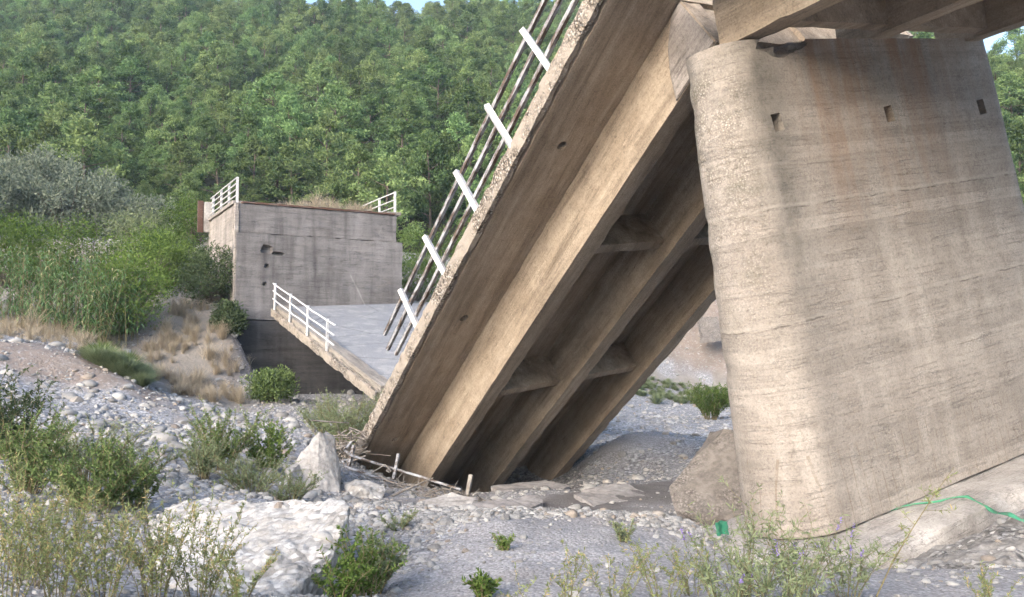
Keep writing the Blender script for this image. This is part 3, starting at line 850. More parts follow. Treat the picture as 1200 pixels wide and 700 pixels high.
# the far abutment
AC = at(277, 236, 35.0)                     # its near upper corner
AM = basis(AC, PX, AX, Vector((0, 0, 1)))
AW, ADEPTH = 7.2, 6.3
abut = empty('bridge_abutment', mat4=AM @ Matrix.Translation((0, 0, -9.3)))
tag(abut, 'tall grey concrete bridge abutment with white railings, standing at the foot of the forest', 'abutment')
def apart(name, me, mat, under=None):
    o = link(name, me, mat, under or abut)
    if not under: o.matrix_parent_inverse = Matrix.Translation((0, 0, 9.3))
    return o
bw_ = apart('back_wall', rough_box('back_wall', (0.1, 0.0, -1.28), (AW - 0.12, 0.6, -0.06), 0.25, 0.012, 0.04, seed=31), M_WALL)
wb_part = apart('wall_base', rough_box('wall_base', (-0.05, -0.2, -9.2), (AW + 0.16, 0.6, -4.905), 0.3, 0.02, 0.06, seed=42), M_WALL_DARK)
wb_part['label'] = 'dark lower courses of the wall'
lower = rough_box('breast_wall', (0.0, -0.13, -4.9), (AW + 0.12, 0.6, -1.285), 0.3, 0.015, 0.05, seed=32)
holes = []
for (px_, py_, w, h) in ((311, 293, 0.28, 0.2), (324, 298, 0.3, 0.09), (311, 312, 0.12, 0.1), (309, 333, 0.1, 0.09)):
    p = local(AM, at(px_, py_, 35.0 + (px_ - 277) / 1000 * 35 * math.tan(YAW)))
    bm = bmesh.new(); bmesh.ops.create_icosphere(bm, subdivisions=2, radius=1)
    for v in bm.verts:
        k = 1 + 0.5 * mnoise.noise(v.co * 2 + Vector((px_, 0, 0)))
        v.co = Vector((p.x + v.co.x * w * k, -0.13 + v.co.y * 0.22 * k, p.z + v.co.z * h * k))
    me = bpy.data.meshes.new('cut'); bm.to_mesh(me); bm.free(); holes.append(me)
apart('breast_wall', difference(lower, holes), M_WALL)
wl_ = apart('wing_wall', rough_box('wing_wall', (0.0, 0.61, -9.2), (0.5, ADEPTH, -0.07), 0.3, 0.012, 0.04, seed=33), M_WING)
wr_ = apart('wing_wall', rough_box('wing_wall', (AW - 0.5, 0.61, -9.2), (AW, ADEPTH, -0.07), 0.5, 0.012, 0.04, seed=34), M_WING)
apart('corner_pilaster', rough_box('corner_pilaster', (-0.05, -0.05, -9.2), (0.095, 0.25, -0.065), 0.2, 0.01, 0.03, seed=35), M_WING)
cap = apart('capping_strip', rough_box('capping_strip', (0.25, -0.06, -0.055), (AW - 0.2, 0.3, 0.03), 0.2, 0.006, 0.02, seed=36), M_RUST, bw_)
cap['label'] = 'dark rusty strip along the top of the wall'
apart('wing_coping', rough_box('wing_coping', (-0.08, 0.3, -0.06), (0.52, ADEPTH, 0.1), 0.25, 0.008, 0.03, seed=37), M_WING, wl_)
apart('wing_coping', rough_box('wing_coping', (AW - 0.55, 0.0, -0.055), (AW + 0.1, ADEPTH, 0.1), 0.25, 0.008, 0.03, seed=38), M_WING, wr_)
apart('road_fill', rough_box('road_fill', (0.53, 0.61, -1.0), (AW - 0.56, ADEPTH, 0.06), 0.4, 0.04, 0.0, 1.5, 39), M_GROUND)
def abut_rail(x, ys, yr, zr, mat):
    for y in ys:
        o = tube_obj('railing_post', [(x, y, 0.0), (x, y, 1.08)], 0.045, mat, abut, square=True); o.matrix_parent_inverse = Matrix.Translation((0, 0, 9.3))
    for z in zr:
        o = tube_obj('railing_rail', [(x - 0.05, yr[0], z), (x - 0.05, (yr[0] + yr[1]) / 2, z + 0.01), (x - 0.05, yr[1], z)], 0.028, mat, abut); o.matrix_parent_inverse = Matrix.Translation((0, 0, 9.3))
abut_rail(0.1, (0.35, 2.05, 3.8, 5.75), (0.3, 6.1), (0.3, 0.55, 0.79, 1.03), M_RAIL_WHITE)
abut_rail(AW - 0.1, (0.3, 2.3), (0.25, 4.6), (0.35, 0.68, 1.02), M_RAIL_WHITE)
o = apart('end_post', rough_box('end_post', (-0.25, 6.0, -0.6), (0.1, 6.35, 0.85), 0.12, 0.01, 0.03, seed=41), M_GREY_ROCK)
o = apart('rusty_guard_plate', box_mesh('rusty_guard_plate', (-0.52, 6.1, -0.6), (-0.27, 6.3, 0.9), 0.02), M_RUST)

# the far span, fallen off the abutment
FP = R(13.2)
fu = (-AX) * math.cos(FP) - Vector((0, 0, 1)) * math.sin(FP)       # down the slope, towards the camera
FR = R(3.0)
fv_ = (PX * math.cos(FR) + Vector((0, 0, 1)) * math.sin(FR)).normalized()
fn = fu.cross(fv_)
if fn.z < 0: fn = -fn
fo_ = at(317, 371, 34.5)
far = build_span('fallen_span', basis(fo_, fu, fv_, fn), 0.0, 12.2, (0.6, 5.5), (M_FARSPAN, M_EDGE), seed=51, edge_res=0.14, chip=0.045)
tag(far, 'fallen concrete bridge span with grey road surface sloping down from the abutment', 'bridge span')
span_railing(far, (0.25, 2.6, 4.95, 7.3), DH + 1.08, DH, (DH + 0.42, DH + 0.74, DH + 1.05), (0.1, 8.2), (M_RAIL_WHITE, M_RAIL_WHITE), y=0.1, rr=0.03, bent=0.015, seed=5)
# ------------------------------------------------------------------ boulders, slabs and rubble
def rock(name, pts, mat, label, cat='boulder', cuts=4, amp=0.03, freq=3.0, seed=0, big=0.0, group=None, smoothing=0):
    me, o = hull_rock(name, pts, cuts, amp, freq, seed, big, smoothing)
    ob = link(name, me, mat); ob.location = o
    return tag(ob, label, cat, group)

def blockpts(front, depth, base_drop=0.25, back=1.0):
    """Points of a body from its surveyed front outline (px, py, Y) and its own depth."""
    pts = []
    for p in front:
        a = at(*p); pts.append(a)
        b = a + Vector((0.15 * depth, depth, 0)); pts.append(b)
    return pts

# big pale conglomerate block in the left foreground
WB = [at(205, 602, 10.6), at(255, 592, 10.9), at(330, 592, 10.4), at(408, 594, 9.4), at(412, 612, 9.0), at(398, 655, 8.3), at(345, 705, 7.6), at(240, 712, 7.5), at(195, 668, 8.6), at(190, 628, 9.8)]
WB = [p_ + Vector((0, -0.3, 0.12)) for p_ in WB]
WB += [at(400, 712, 8.3), at(345, 745, 7.5), at(240, 745, 7.4), at(405, 655, 9.6), at(205, 640, 10.6), at(390, 640, 10.2)]
wb_me, wb_o = hull_rock('conglomerate_block', WB, 6, 0.06, 3.4, 3, 0.06)
wb = link('conglomerate_block', wb_me, M_WHITE_ROCK); wb.location = wb_o
tag(wb, 'large whitish conglomerate block set with cobbles in the left foreground', 'boulder')

stone_meshes = []
for k in range(8):
    bm = bmesh.new(); bmesh.ops.create_icosphere(bm, subdivisions=2, radius=1.0)
    sx, sy, sz = 1.0, random.uniform(0.65, 0.95), random.uniform(0.45, 0.75)
    for v in bm.verts:
        kk = 1 + 0.28 * mnoise.noise(v.co * 1.1 + Vector((k * 5.3, 0, 0))) + 0.1 * mnoise.noise(v.co * 2.7 + Vector((0, k * 3.1, 0)))
        if k >= 5:      # broken, angular ones
            for a in range(5):
                d = Vector((math.sin(a * 2.1 + k), math.cos(a * 1.7 + k * 2), math.sin(a * 3.3 + k * 1.3))).normalized()
                t = v.co.dot(d)
                if t > 0.62: v.co -= d * (t - 0.62)
        v.co = Vector((v.co.x * sx * kk, v.co.y * sy * kk, v.co.z * sz * kk))
    me = bm_mesh('stone_shape', bm, 60 if k < 5 else 32)
    me.materials.append(M_STONE)
    stone_meshes.append(me)

# cobbles bedded in the block
inv = Matrix.Translation(wb_o).inverted()
from mathutils.bvhtree import BVHTree
def bvh_of(me): return BVHTree.FromPolygons([v.co.copy() for v in me.vertices], [tuple(p.vertices) for p in me.polygons])
wb_bvh = bvh_of(wb_me)
zt = max(v.co.z for v in wb_me.vertices)
n_c = 0
xs_ = [v.co.x for v in wb_me.vertices]; ys_ = [v.co.y for v in wb_me.vertices]
rnd = random.Random(4)
while n_c < 40:
    x = rnd.uniform(min(xs_), max(xs_)); y = rnd.uniform(min(ys_), max(ys_))
    h = wb_bvh.ray_cast(Vector((x, y, zt + 1)), Vector((0, 0, -1)))
    if h[0] is None: continue
    o = link('cobble', stone_meshes[n_c % 5], None, wb)
    s = rnd.choice((0.03, 0.04, 0.05, 0.06, 0.08, 0.13)) * rnd.uniform(0.8, 1.2)
    o.location = h[0] - h[1] * s * 0.25
    o.rotation_euler = (rnd.uniform(-0.5, 0.5), rnd.uniform(-0.5, 0.5), rnd.uniform(0, 6.3)); o.scale = (s, s, s)
    n_c += 1

rock('upright_boulder', [at(374, 507, 17.6), at(392, 512, 17.9), at(345, 540, 17.2), at(350, 562, 16.9), at(372, 582, 16.7), at(398, 580, 17.0), at(398, 545, 17.6), at(385, 509, 18.6), at(400, 575, 18.6), at(350, 570, 18.5), at(372, 590, 16.7), at(398, 590, 17.0)],
     M_GREY_ROCK, 'pointed pale grey boulder standing upright beside the sunken end of the tilted span', cuts=5, amp=0.035, freq=3.5, seed=2)
rock('low_boulder', [at(330, 546, 17.0), at(352, 542, 17.2), at(358, 572, 16.9), at(334, 574, 16.8), at(340, 555, 16.5), at(345, 548, 18)], M_GREY_ROCK, 'low rounded grey boulder leaning against the pointed boulder', cuts=4, amp=0.05, seed=5)
rock('brown_block', [at(848, 503, 15.6), at(868, 505, 15.4), at(832, 506, 16.2), at(800, 552, 15.2), at(786, 572, 15.0), at(790, 598, 14.6), at(846, 604, 14.2), at(872, 612, 14.0), at(880, 560, 14.6), at(880, 510, 16.8), at(840, 590, 17.0), at(880, 600, 17.0), at(850, 625, 14.2), at(795, 615, 14.7)],
     M_BROWN_ROCK, 'large brown block of broken concrete behind the foot of the pier', cuts=5, amp=0.05, freq=1.8, seed=8, big=0.05)
for k, (pp, lab) in enumerate([
    ([(400, 565, 17.6), (424, 562, 17.8), (450, 570, 17.4), (448, 588, 17.0), (410, 585, 17.0), (425, 572, 17.0), (430, 568, 18.2)], 'whitish broken rock under the bent railing at the sunken span end'),
    ([(490, 588, 16.6), (530, 578, 17.0), (556, 584, 16.8), (545, 600, 16.2), (500, 604, 16.0)], 'low pale broken rock right of the driftwood tangle'),
]):
    rock('rubble_rock', [at(*p) for p in pp], M_WHITE_ROCK if k == 0 else M_GREY_ROCK, lab, 'rock', 4, 0.05, 4, 11 + k)
for k, (pp, lab) in enumerate([
    ([(520, 600, 15.6), (560, 592, 16.4), (632, 583, 17.6), (636, 592, 17.0), (610, 604, 15.8), (545, 608, 15.2)], 'long flat slab of dried mud in front of the girder ends'),
    ([(672, 582, 18.2), (700, 572, 19.2), (735, 570, 19.4), (760, 582, 18.6), (752, 598, 17.2), (700, 600, 16.8), (690, 592, 17.2)], 'grey flat mud slab between the girders and the pier'),
    ([(575, 572, 20.5), (640, 565, 21.6), (668, 572, 21.0), (640, 582, 19.6), (590, 584, 19.2)], 'dark flat mud slab just below the girder ends'),
]):
    pts = []
    for p in pp:
        a = at(*p); pts += [a + Vector((0, 0, 0.05)), a - Vector((0, 0, 0.22))]
    rock('mud_slab', pts, M_MUD, lab, 'mud slab', 5, 0.035, 2.2, 21 + k, 0.03)
# eroded conglomerate below the tilted footing, right foreground
rock('eroded_mass', [at(1030, 656, 9.8), at(1085, 636, 10.0), at(1150, 610, 10.3), at(1225, 582, 10.7), at(1240, 610, 9.6), at(1210, 650, 9.0), at(1120, 668, 8.6), at(1040, 676, 8.7), at(1240, 640, 12), at(1050, 690, 9.5)],
     M_CONGL, 'dark eroded gravel mass under the edge of the pier footing', 'rock', 6, 0.05, 4.5, 31, 0.1)
rock('footing_fragment', [at(838, 640, 10.3), at(850, 628, 10.7), at(880, 634, 10.4), at(905, 645, 9.9), at(900, 672, 9.4), at(858, 668, 9.5), at(836, 655, 9.8), at(880, 640, 10.9)], M_FOOT, 'pale broken concrete lump at the rounded nose of the pier', 'rock', 5, 0.05, 2.5, 33)
em = bpy.data.objects['eroded_mass']; em.location.z -= 0.13
em_b = bvh_of(em.data); bx = [v.co.x for v in em.data.vertices]; by = [v.co.y for v in em.data.vertices]
n_c = 0
while n_c < 60:
    h = em_b.ray_cast(Vector((rnd.uniform(min(bx), max(bx)), rnd.uniform(min(by), max(by)), 5)), Vector((0, 0, -1)))
    if h[0] is None: continue
    o = link('cobble', stone_meshes[n_c % 8], None, em); s = rnd.choice((0.02, 0.03, 0.04, 0.05, 0.08)) * rnd.uniform(0.8, 1.2)
    o.location = h[0] - h[1] * s * 0.1; o.rotation_euler = (rnd.uniform(-.5, .5), rnd.uniform(-.5, .5), rnd.uniform(0, 6.3)); o.scale = (s, s, s)
    n_c += 1
# bank on the far side of the river, behind the tilted span
rock('bank_boulder', [at(815, 372, 60), at(842, 370, 60), at(846, 398, 58.5), at(820, 402, 58.5), at(830, 376, 62)], M_BROWN_ROCK, 'brown boulder high on the far gravel bank behind the pier', 'boulder', 4, 0.25, 0.7, 35)

# ------------------------------------------------------------------ wrecked railing, driftwood and plastic at the sunken end
wr = empty('wrecked_railing', at(470, 575, 19.4))
tag(wr, 'bent white railing lying wrecked across the sunken end of the tilted span', 'railing')
inv_wr = Matrix.Translation(wr.location).inverted()
def wpart(name, pts, r, mat, square=False):
    return tube_obj(name, [inv_wr @ at(*p) for p in pts], r, mat, wr, square=square)
wpart('railing_rail', [(412, 518, 20.2), (404, 528, 20.0), (412, 534, 19.7), (440, 543, 19.4), (490, 558, 19.0), (540, 574, 18.5)], 0.03, M_RAIL_WORN)
wpart('railing_rail', [(414, 538, 20.0), (401, 540, 19.9), (405, 547, 19.7), (430, 556, 19.4), (470, 569, 19.0), (520, 584, 18.6)], 0.028, M_RAIL_WORN)
wpart('railing_rail', [(415, 522, 20.0), (408, 548, 19.8)], 0.035, M_RAIL_WORN, True)
wpart('railing_rail', [(398, 552, 19.9), (425, 566, 19.3), (455, 574, 19.0), (500, 590, 18.4)], 0.024, M_RUST)
wpart('railing_post', [(467, 532, 19.3), (464, 548, 19.2), (461, 562, 19.1)], 0.03, M_RAIL_WORN, True)
wpart('railing_post', [(552, 557, 18.6), (546, 588, 18.3)], 0.04, M_TWIG, True)
def tangle(name, cx, cy, Y, n, rx, rz, seed, label):
    rnd = random.Random(seed); V = []; Fq = []
    c = at(cx, cy, Y); c.z = min(c.z, hz(c.x, c.y) + 0.45)
    for k in range(n):
        p = Vector((rnd.gauss(0, rx), rnd.gauss(0, rx * 0.5), abs(rnd.gauss(0, rz))))
        d = Vector((rnd.gauss(0, 1), rnd.gauss(0, 0.6), rnd.gauss(0, 0.45))).normalized() * rnd.uniform(0.25, 0.95)
        pts = [p - d * 0.5, p + Vector((rnd.gauss(0, .05), rnd.gauss(0, .05), rnd.gauss(0, .07))), p + d * 0.5]
        r = rnd.choice((0.008, 0.01, 0.013, 0.018, 0.026))
        v, f, m, nn = tube(pts, [r, r * 0.85, r * 0.5], 3)
        b = len(V); V += v; Fq += [[i + b for i in q] for q in f]
    o = link(name, mesh_np(name, [tuple(v) for v in V], Fq, True), M_TWIG); o.location = (c.x, c.y, c.z - 0.3)
    return tag(o, label, 'driftwood')
tangle('driftwood_tangle', 464, 572, 18.9, 120, 0.24, 0.2, 1, 'tangle of bleached twigs caught on the bent railing post')
tangle('driftwood_tangle', 528, 582, 18.0, 150, 0.3, 0.17, 2, 'tangle of bleached twigs at the right end of the bent railing')
tangle('driftwood_tangle', 405, 522, 20.6, 90, 0.22, 0.3, 3, 'small heap of twigs left of the sunken span corner')
for k, pts in enumerate([[(440, 590, 17.2), (480, 572, 17.8), (508, 560, 18.3)], [(415, 600, 16.6), (450, 592, 17.0), (492, 590, 17.3)]]):
    o0 = at(*pts[0])
    o = tube_obj('fallen_branch', [at(*p) - o0 for p in pts], [0.03, 0.022, 0.012], M_TWIG, None, sides=6); o.location = o0
    tag(o, ('bleached branch leaning up to the bent railing', 'thin bleached branch lying flat on the gravel below the railing')[k], 'branch')

def ribbon(name, pts, w, mat, label, seed=0, M=None):
    V = []; Fq = []; rnd = random.Random(seed)
    P = [Vector(p) for p in pts]; fine = []
    for a, b in zip(P[:-1], P[1:]):
        for k in range(6): fine.append(a.lerp(b, k / 6))
    fine.append(P[-1])
    for i, p in enumerate(fine):
        tw = 0.9 * math.sin(i * 0.45 + seed)
        n = Vector((0.35 * math.cos(tw), -0.5, 0.8)).normalized() * w * (0.75 + 0.25 * math.sin(i * 1.1))
        q = p + Vector((0, 0, 0.012 * math.sin(i * 0.9)))
        V += [q - n * 0.5, q + n * 0.5, q + n * 0.5 + Vector((0, 0.004, -0.004)), q - n * 0.5 + Vector((0, 0.004, -0.004))]
    for i in range(len(fine) - 1):
        for k in range(4): Fq.append([i * 4 + k, i * 4 + (k + 1) % 4, i * 4 + 4 + (k + 1) % 4, i * 4 + 4 + k])
    o0 = fine[0].copy()
    o = link(name, mesh_np(name, [tuple(v - o0) for v in V], Fq, True), mat); o.location = o0
    return tag(o, label, 'strap')
def on_footing(px, py, lift=0.03):
    n = PQ2; o = PM @ Vector((0, 0, -PH - 0.03)); d = ray(px, py)
    t = (o - Vector((0, 0, EYE))).dot(n) / d.dot(n)
    return Vector((0, 0, EYE)) + d * t + n * lift
ribbon('green_strap', [on_footing(1012, 607, 0.02), on_footing(1050, 598), on_footing(1095, 590), on_footing(1134, 584), on_footing(1160, 596, -0.02) , at(1183, 604, 9.7), at(1210, 612, 9.4)], 0.055, M_TAPE, 'bright green plastic strap lying along the pier footing', 1)
gs = [at(838, 612, 10.5), at(852, 610, 10.6), at(854, 626, 10.35), at(840, 628, 10.3)]
bm = bmesh.new()
nn = 7; o0 = gs[3]
grid = [[bm.verts.new(gs[0].lerp(gs[1], i / nn).lerp(gs[3].lerp(gs[2], i / nn), j / nn) - o0 + Vector((0, -0.03 * math.sin(i * 1.3) - 0.02 * math.cos(j * 1.7 + i), 0.0))) for i in range(nn + 1)] for j in range(nn + 1)]
for j in range(nn):
    for i in range(nn): bm.faces.new([grid[j][i], grid[j][i + 1], grid[j + 1][i + 1], grid[j + 1][i]])
bmesh.ops.solidify(bm, geom=bm.faces[:], thickness=0.008)
o = link('plastic_scrap', bm_mesh('plastic_scrap', bm, 60), M_TAPE); o.location = o0
tag(o, 'small green plastic scrap at the foot of the rounded pier nose', 'plastic scrap')

# ------------------------------------------------------------------ loose stones
def scatter(n, y0, y1, seed):
    rg = np.random.default_rng(seed)
    u = rg.random(n)
    Y = y0 * (y1 / y0) ** u                   # denser close by, where stones can be told apart
    X = (rg.random(n) * 1.5 - 0.75) * Y
    return X, Y, rg
FOOTI = PM.inverted()
def blocked(X, Y):
    """Ground covered by the pier, its footing or the sunken span."""
    P = np.array(FOOTI); xl = P[0, 0] * X + P[0, 1] * Y + P[0, 2] * 0.9 + P[0, 3]; yl = P[1, 0] * X + P[1, 1] * Y + P[1, 2] * 0.9 + P[1, 3]
    return (xl > -1.4) & (xl < PL + 1.6) & (np.abs(yl) < 1.4)
X, Y, rg = scatter(85000, 5.0, 62.0, 1)
soil, sand, gra, mudm = ground_masks(X, Y)
clump = fbm(X / 1.1, Y / 1.1, 77, 3)
size = 0.016 + 0.038 * rg.random(len(X)) ** 2.5 + 0.12 * (rg.random(len(X)) ** 22)
left = smooth(-0.05, 0.25, -(X / Y) - 0.12) * smooth(12, 18, Y)
size = size * (1 + 0.9 * left * rg.random(len(X)))
size = size * (0.55 + 0.028 * Y) * (0.6 + 0.4 * smooth(7.0, 11.0, Y))
keep = rg.random(len(X)) < np.clip(0.95 - 0.88 * sand - 0.7 * gra - 0.55 * soil - 0.8 * mudm + 0.8 * clump, 0.03, 1)
# ridge of coarse gravel on the lip of the near terrace
Xr = rg.uniform(-1.6, 3.0, 3200); Yr = 11.15 + 0.16 * np.sin(Xr * 2.1) + rg.normal(0, 0.3, 3200); Sr = 0.018 + 0.05 * rg.random(3200) ** 2
keep &= ~blocked(X, Y)
X = np.concatenate([X[keep], Xr]); Y = np.concatenate([Y[keep], Yr]); size = np.concatenate([size[keep], Sr])
Z = height(X, Y)
wb_lo = Vector((min(xs_) + wb_o.x, min(ys_) + wb_o.y)); wb_hi = Vector((max(xs_) + wb_o.x, max(ys_) + wb_o.y))
inside = (X > wb_lo.x + .2) & (X < wb_hi.x - .2) & (Y > wb_lo.y + .3) & (Y < wb_hi.y - .3)
X, Y, Z, size = X[~inside], Y[~inside], Z[~inside], size[~inside]
vis = np.where(np.abs(X / Y) < 0.6, size / Y, 0)
order = np.argsort(-vis)
big = order[:290]; rest = order[290:]
def stone_label(x, y):
    q = 600 + 1000 * x / y
    if y < 9: return 'rounded river stone among the weeds at the very front', 'stones among the front weeds'
    if q < 400: 
        if y > 19: return 'pale river stone on the gravel spread below the brown earth mound', 'stones below the earth mound'
        return 'pale river stone on the gravel between the green bushes, left of the upright boulder', 'stones between the left bushes'
    if y < 14: return 'pale cobble on the gravel lip in front of the sunken girders', 'stones of the gravel lip'
    return 'pale river stone on the riverbed between the tilted span and the pier', 'stones on the riverbed behind'
for k, i in enumerate(big):
    o = link('river_stone', stone_meshes[(k * 3) % 8])
    s = float(size[i])
    o.location = (X[i], Y[i], Z[i] + s * 0.02); o.scale = (s, s, s)
    o.rotation_euler = (rnd.uniform(-.3, .3), rnd.uniform(-.3, .3), rnd.uniform(0, 6.3))
    lab, grp = stone_label(X[i], Y[i])
    form = 'rounded' if (k * 3) % 8 < 5 else 'angular'
    lab = lab.replace('rounded river', 'river').replace('pale cobble', 'pale %s cobble' % form).replace('river stone', form + ' river stone'); grp = form + ' ' + grp
    tag(o, lab, 'stone', grp)

def instancer(name, P, rot, scl, idx, variants, label, cat, kind='stuff'):
    """One object whose points each carry a copy of one of the variant bodies."""
    me = bpy.data.meshes.new(name)
    me.vertices.add(len(P)); me.vertices.foreach_set('co', np.asarray(P, np.float32).ravel())
    for nm, typ, val in (('rot', 'FLOAT_VECTOR', rot), ('scl', 'FLOAT_VECTOR', scl), ('idx', 'INT', idx)):
        a = me.attributes.new(nm, typ, 'POINT')
        if typ == 'INT': a.data.foreach_set('value', np.asarray(val, np.int32))
        else: a.data.foreach_set('vector', np.asarray(val, np.float32).ravel())
    o = link(name, me)
    ng = bpy.data.node_groups.new(name, 'GeometryNodeTree')
    ng.interface.new_socket('Geometry', in_out='INPUT', socket_type='NodeSocketGeometry')
    ng.interface.new_socket('Geometry', in_out='OUTPUT', socket_type='NodeSocketGeometry')
    N = ng.nodes; L = ng.links
    gi = N.new('NodeGroupInput'); go = N.new('NodeGroupOutput')
    jn = N.new('GeometryNodeJoinGeometry')
    for var in reversed(variants):
        sub = N.new('GeometryNodeJoinGeometry')
        for ob in var:
            oi = N.new('GeometryNodeObjectInfo'); oi.transform_space = 'ORIGINAL'; oi.inputs['Object'].default_value = ob
            L.new(oi.outputs['Geometry'], sub.inputs[0])
        g2i = N.new('GeometryNodeGeometryToInstance'); L.new(sub.outputs[0], g2i.inputs[0]); L.new(g2i.outputs[0], jn.inputs[0])
    ip = N.new('GeometryNodeInstanceOnPoints'); ip.inputs['Pick Instance'].default_value = True
    L.new(gi.outputs[0], ip.inputs['Points']); L.new(jn.outputs[0], ip.inputs['Instance'])
    for nm, typ, sock in (('rot', 'FLOAT_VECTOR', 'Rotation'), ('scl', 'FLOAT_VECTOR', 'Scale'), ('idx', 'INT', 'Instance Index')):
        na = N.new('GeometryNodeInputNamedAttribute'); na.data_type = typ; na.inputs['Name'].default_value = nm
        L.new(na.outputs['Attribute'], ip.inputs[sock])
    L.new(ip.outputs[0], go.inputs[0])
    md = o.modifiers.new('scatter', 'NODES'); md.node_group = ng
    return tag(o, label, cat, kind=kind)

stone_objs = [o for o in COL.objects if o.name.startswith('river_stone')]
tmpl = []
for me in stone_meshes: tmpl.append(next(o for o in stone_objs if o.data == me))
n = len(rest)
s3 = np.stack([size[rest]] * 3, 1)
r3 = np.stack([rg.uniform(-.4, .4, n), rg.uniform(-.4, .4, n), rg.uniform(0, 6.3, n)], 1)
instancer('loose_gravel', np.stack([X[rest], Y[rest], Z[rest] + size[rest] * 0.05], 1), r3, s3, rg.integers(0, 8, n), [[o] for o in tmpl], 'loose pale pebbles and cobbles spread over the whole riverbed', 'gravel')

# ------------------------------------------------------------------ foliage builders
class Foliage:
    def __init__(self, seed=0):
        self.rg = np.random.default_rng(seed); self.LV = []; self.LF = []; self.T = []; self.n = 0
        self.SV = []; self.SF = []; self.sn = 0
    def leaves(self, P, D, length, width, tint, fold=0.15, droop=0.0):
        rg = self.rg; n = len(P)
        if n == 0: return
        D = D / np.maximum(1e-6, np.linalg.norm(D, axis=1, keepdims=True))
        A = np.cross(D, rg.normal(size=(n, 3))); A /= np.maximum(1e-6, np.linalg.norm(A, axis=1, keepdims=True))
        Nn = np.cross(A, D)
        l = (length * rg.uniform(0.65, 1.2, n))[:, None]; w = (width * rg.uniform(0.75, 1.15, n))[:, None] * 0.5
        mid = P + D * l * 0.45 + Nn * l * fold
        tip = P + D * l; tip[:, 2] -= droop * l[:, 0]
        V = np.stack([P, mid + A * w, tip, mid - A * w], 1).reshape(-1, 3)
        Fq = (np.arange(n)[:, None] * 4 + np.array([0, 1, 2, 3])[None]) + self.n
        self.LV.append(V); self.LF.append(Fq); self.T.append(np.repeat(np.broadcast_to(tint, n), 4)); self.n += 4 * n
    def stem(self, pts, r0, r1, sides=3):
        rad = [r0 + (r1 - r0) * i / (len(pts) - 1) for i in range(len(pts))]
        v, f, m, k = tube(pts, rad, sides)
        self.SV += [tuple(x) for x in v]; self.SF += [[i + self.sn for i in q] for q in f]; self.sn += len(v)
    def leaf_mesh(self, name): return mesh_np(name, np.concatenate(self.LV), np.concatenate(self.LF), False, np.concatenate(self.T))
    def stem_mesh(self, name): return mesh_np(name, self.SV, self.SF, True)

def rand_dirs(rg, n):
    v = rg.normal(size=(n, 3)); return v / np.linalg.norm(v, axis=1, keepdims=True)

def make_weed(seed, nst, h, spread, ll, lw, per, up=0.5, r=0.006, leaf_from=0.15, bend=0.25, branch=2, tint_hi=1.0, seeds=0.0, flower=None):
    """Many-stemmed herb or small shrub: curved stems, side shoots, leaves along them."""
    f = Foliage(seed); rg = f.rg; fl = Foliage(seed + 1)
    for s in range(nst):
        a = rg.uniform(0, 6.283); hh = h * rg.uniform(0.6, 1.1); out = spread * math.sqrt(rg.random())
        b = np.array([math.cos(a) * out * 0.25, math.sin(a) * out * 0.25, -0.04])
        t = np.linspace(0, 1, 6)
        wob = rg.normal(0, 0.03 * h, (6, 3)); wob[0] = 0
        pts = b + np.stack([math.cos(a) * out * t ** 1.4, math.sin(a) * out * t ** 1.4, hh * (t - bend * 0.35 * t ** 2.5 * (out / max(0.05, spread)))], 1) + wob * t[:, None]
        f.stem([Vector(p) for p in pts], r * 1.3, r * 0.4)
        lines = [(pts, 1.0)]
        for k in range(branch):
            i = rg.integers(1, 4); q = pts[i] + (pts[i + 1] - pts[i]) * rg.random()
            d = rand_dirs(rg, 1)[0]; d[2] = abs(d[2]) * 0.6 + 0.35; L = hh * rg.uniform(0.2, 0.42)
            bp = np.stack([q + d * L * u + np.array([0, 0, 0.12 * L * u * u]) for u in np.linspace(0, 1, 4)])
            f.stem([Vector(p) for p in bp], r * 0.7, r * 0.25)
            lines.append((bp, 0.5))
        for ln, wgt in lines:
            m = max(3, int(per * wgt))
            u = rg.uniform(leaf_from if wgt == 1.0 else 0.05, 1, m) * (len(ln) - 1)
            i = np.minimum(u.astype(int), len(ln) - 2); fr = (u - i)[:, None]
            P = ln[i] * (1 - fr) + ln[i + 1] * fr
            D = rand_dirs(rg, m) * 0.9 + np.array([0, 0, up])
            tint = np.clip(rg.normal(0.45, 0.24, m), 0, 0.88)
            if tint_hi > 1: tint = np.where(rg.random(m) < (tint_hi - 1), 1.0, tint)
            f.leaves(P, D, ll, lw, tint)
            if seeds and wgt == 1.0:
                ms = int(per * seeds); u = 1 - rg.random(ms) * 0.4
                i = np.minimum((u * 5).astype(int), 4); fr = (u * 5 - i)[:, None]
                P = ln[i] * (1 - fr) + ln[i + 1] * fr
                f.leaves(P, rand_dirs(rg, ms) * 0.8 + np.array([0, 0, 0.5]), ll * 0.35, lw * 0.7, 1.0)
            if flower and wgt == 1.0 and rg.random() < flower:
                ms = 26; u = 1 - rg.random(ms) * 0.16; i = np.minimum((u * 5).astype(int), 4); fr = (u * 5 - i)[:, None]
                P = ln[i] * (1 - fr) + ln[i + 1] * fr
                fl.leaves(P, rand_dirs(rg, ms), 0.016, 0.012, rg.random(ms))
    return f, fl

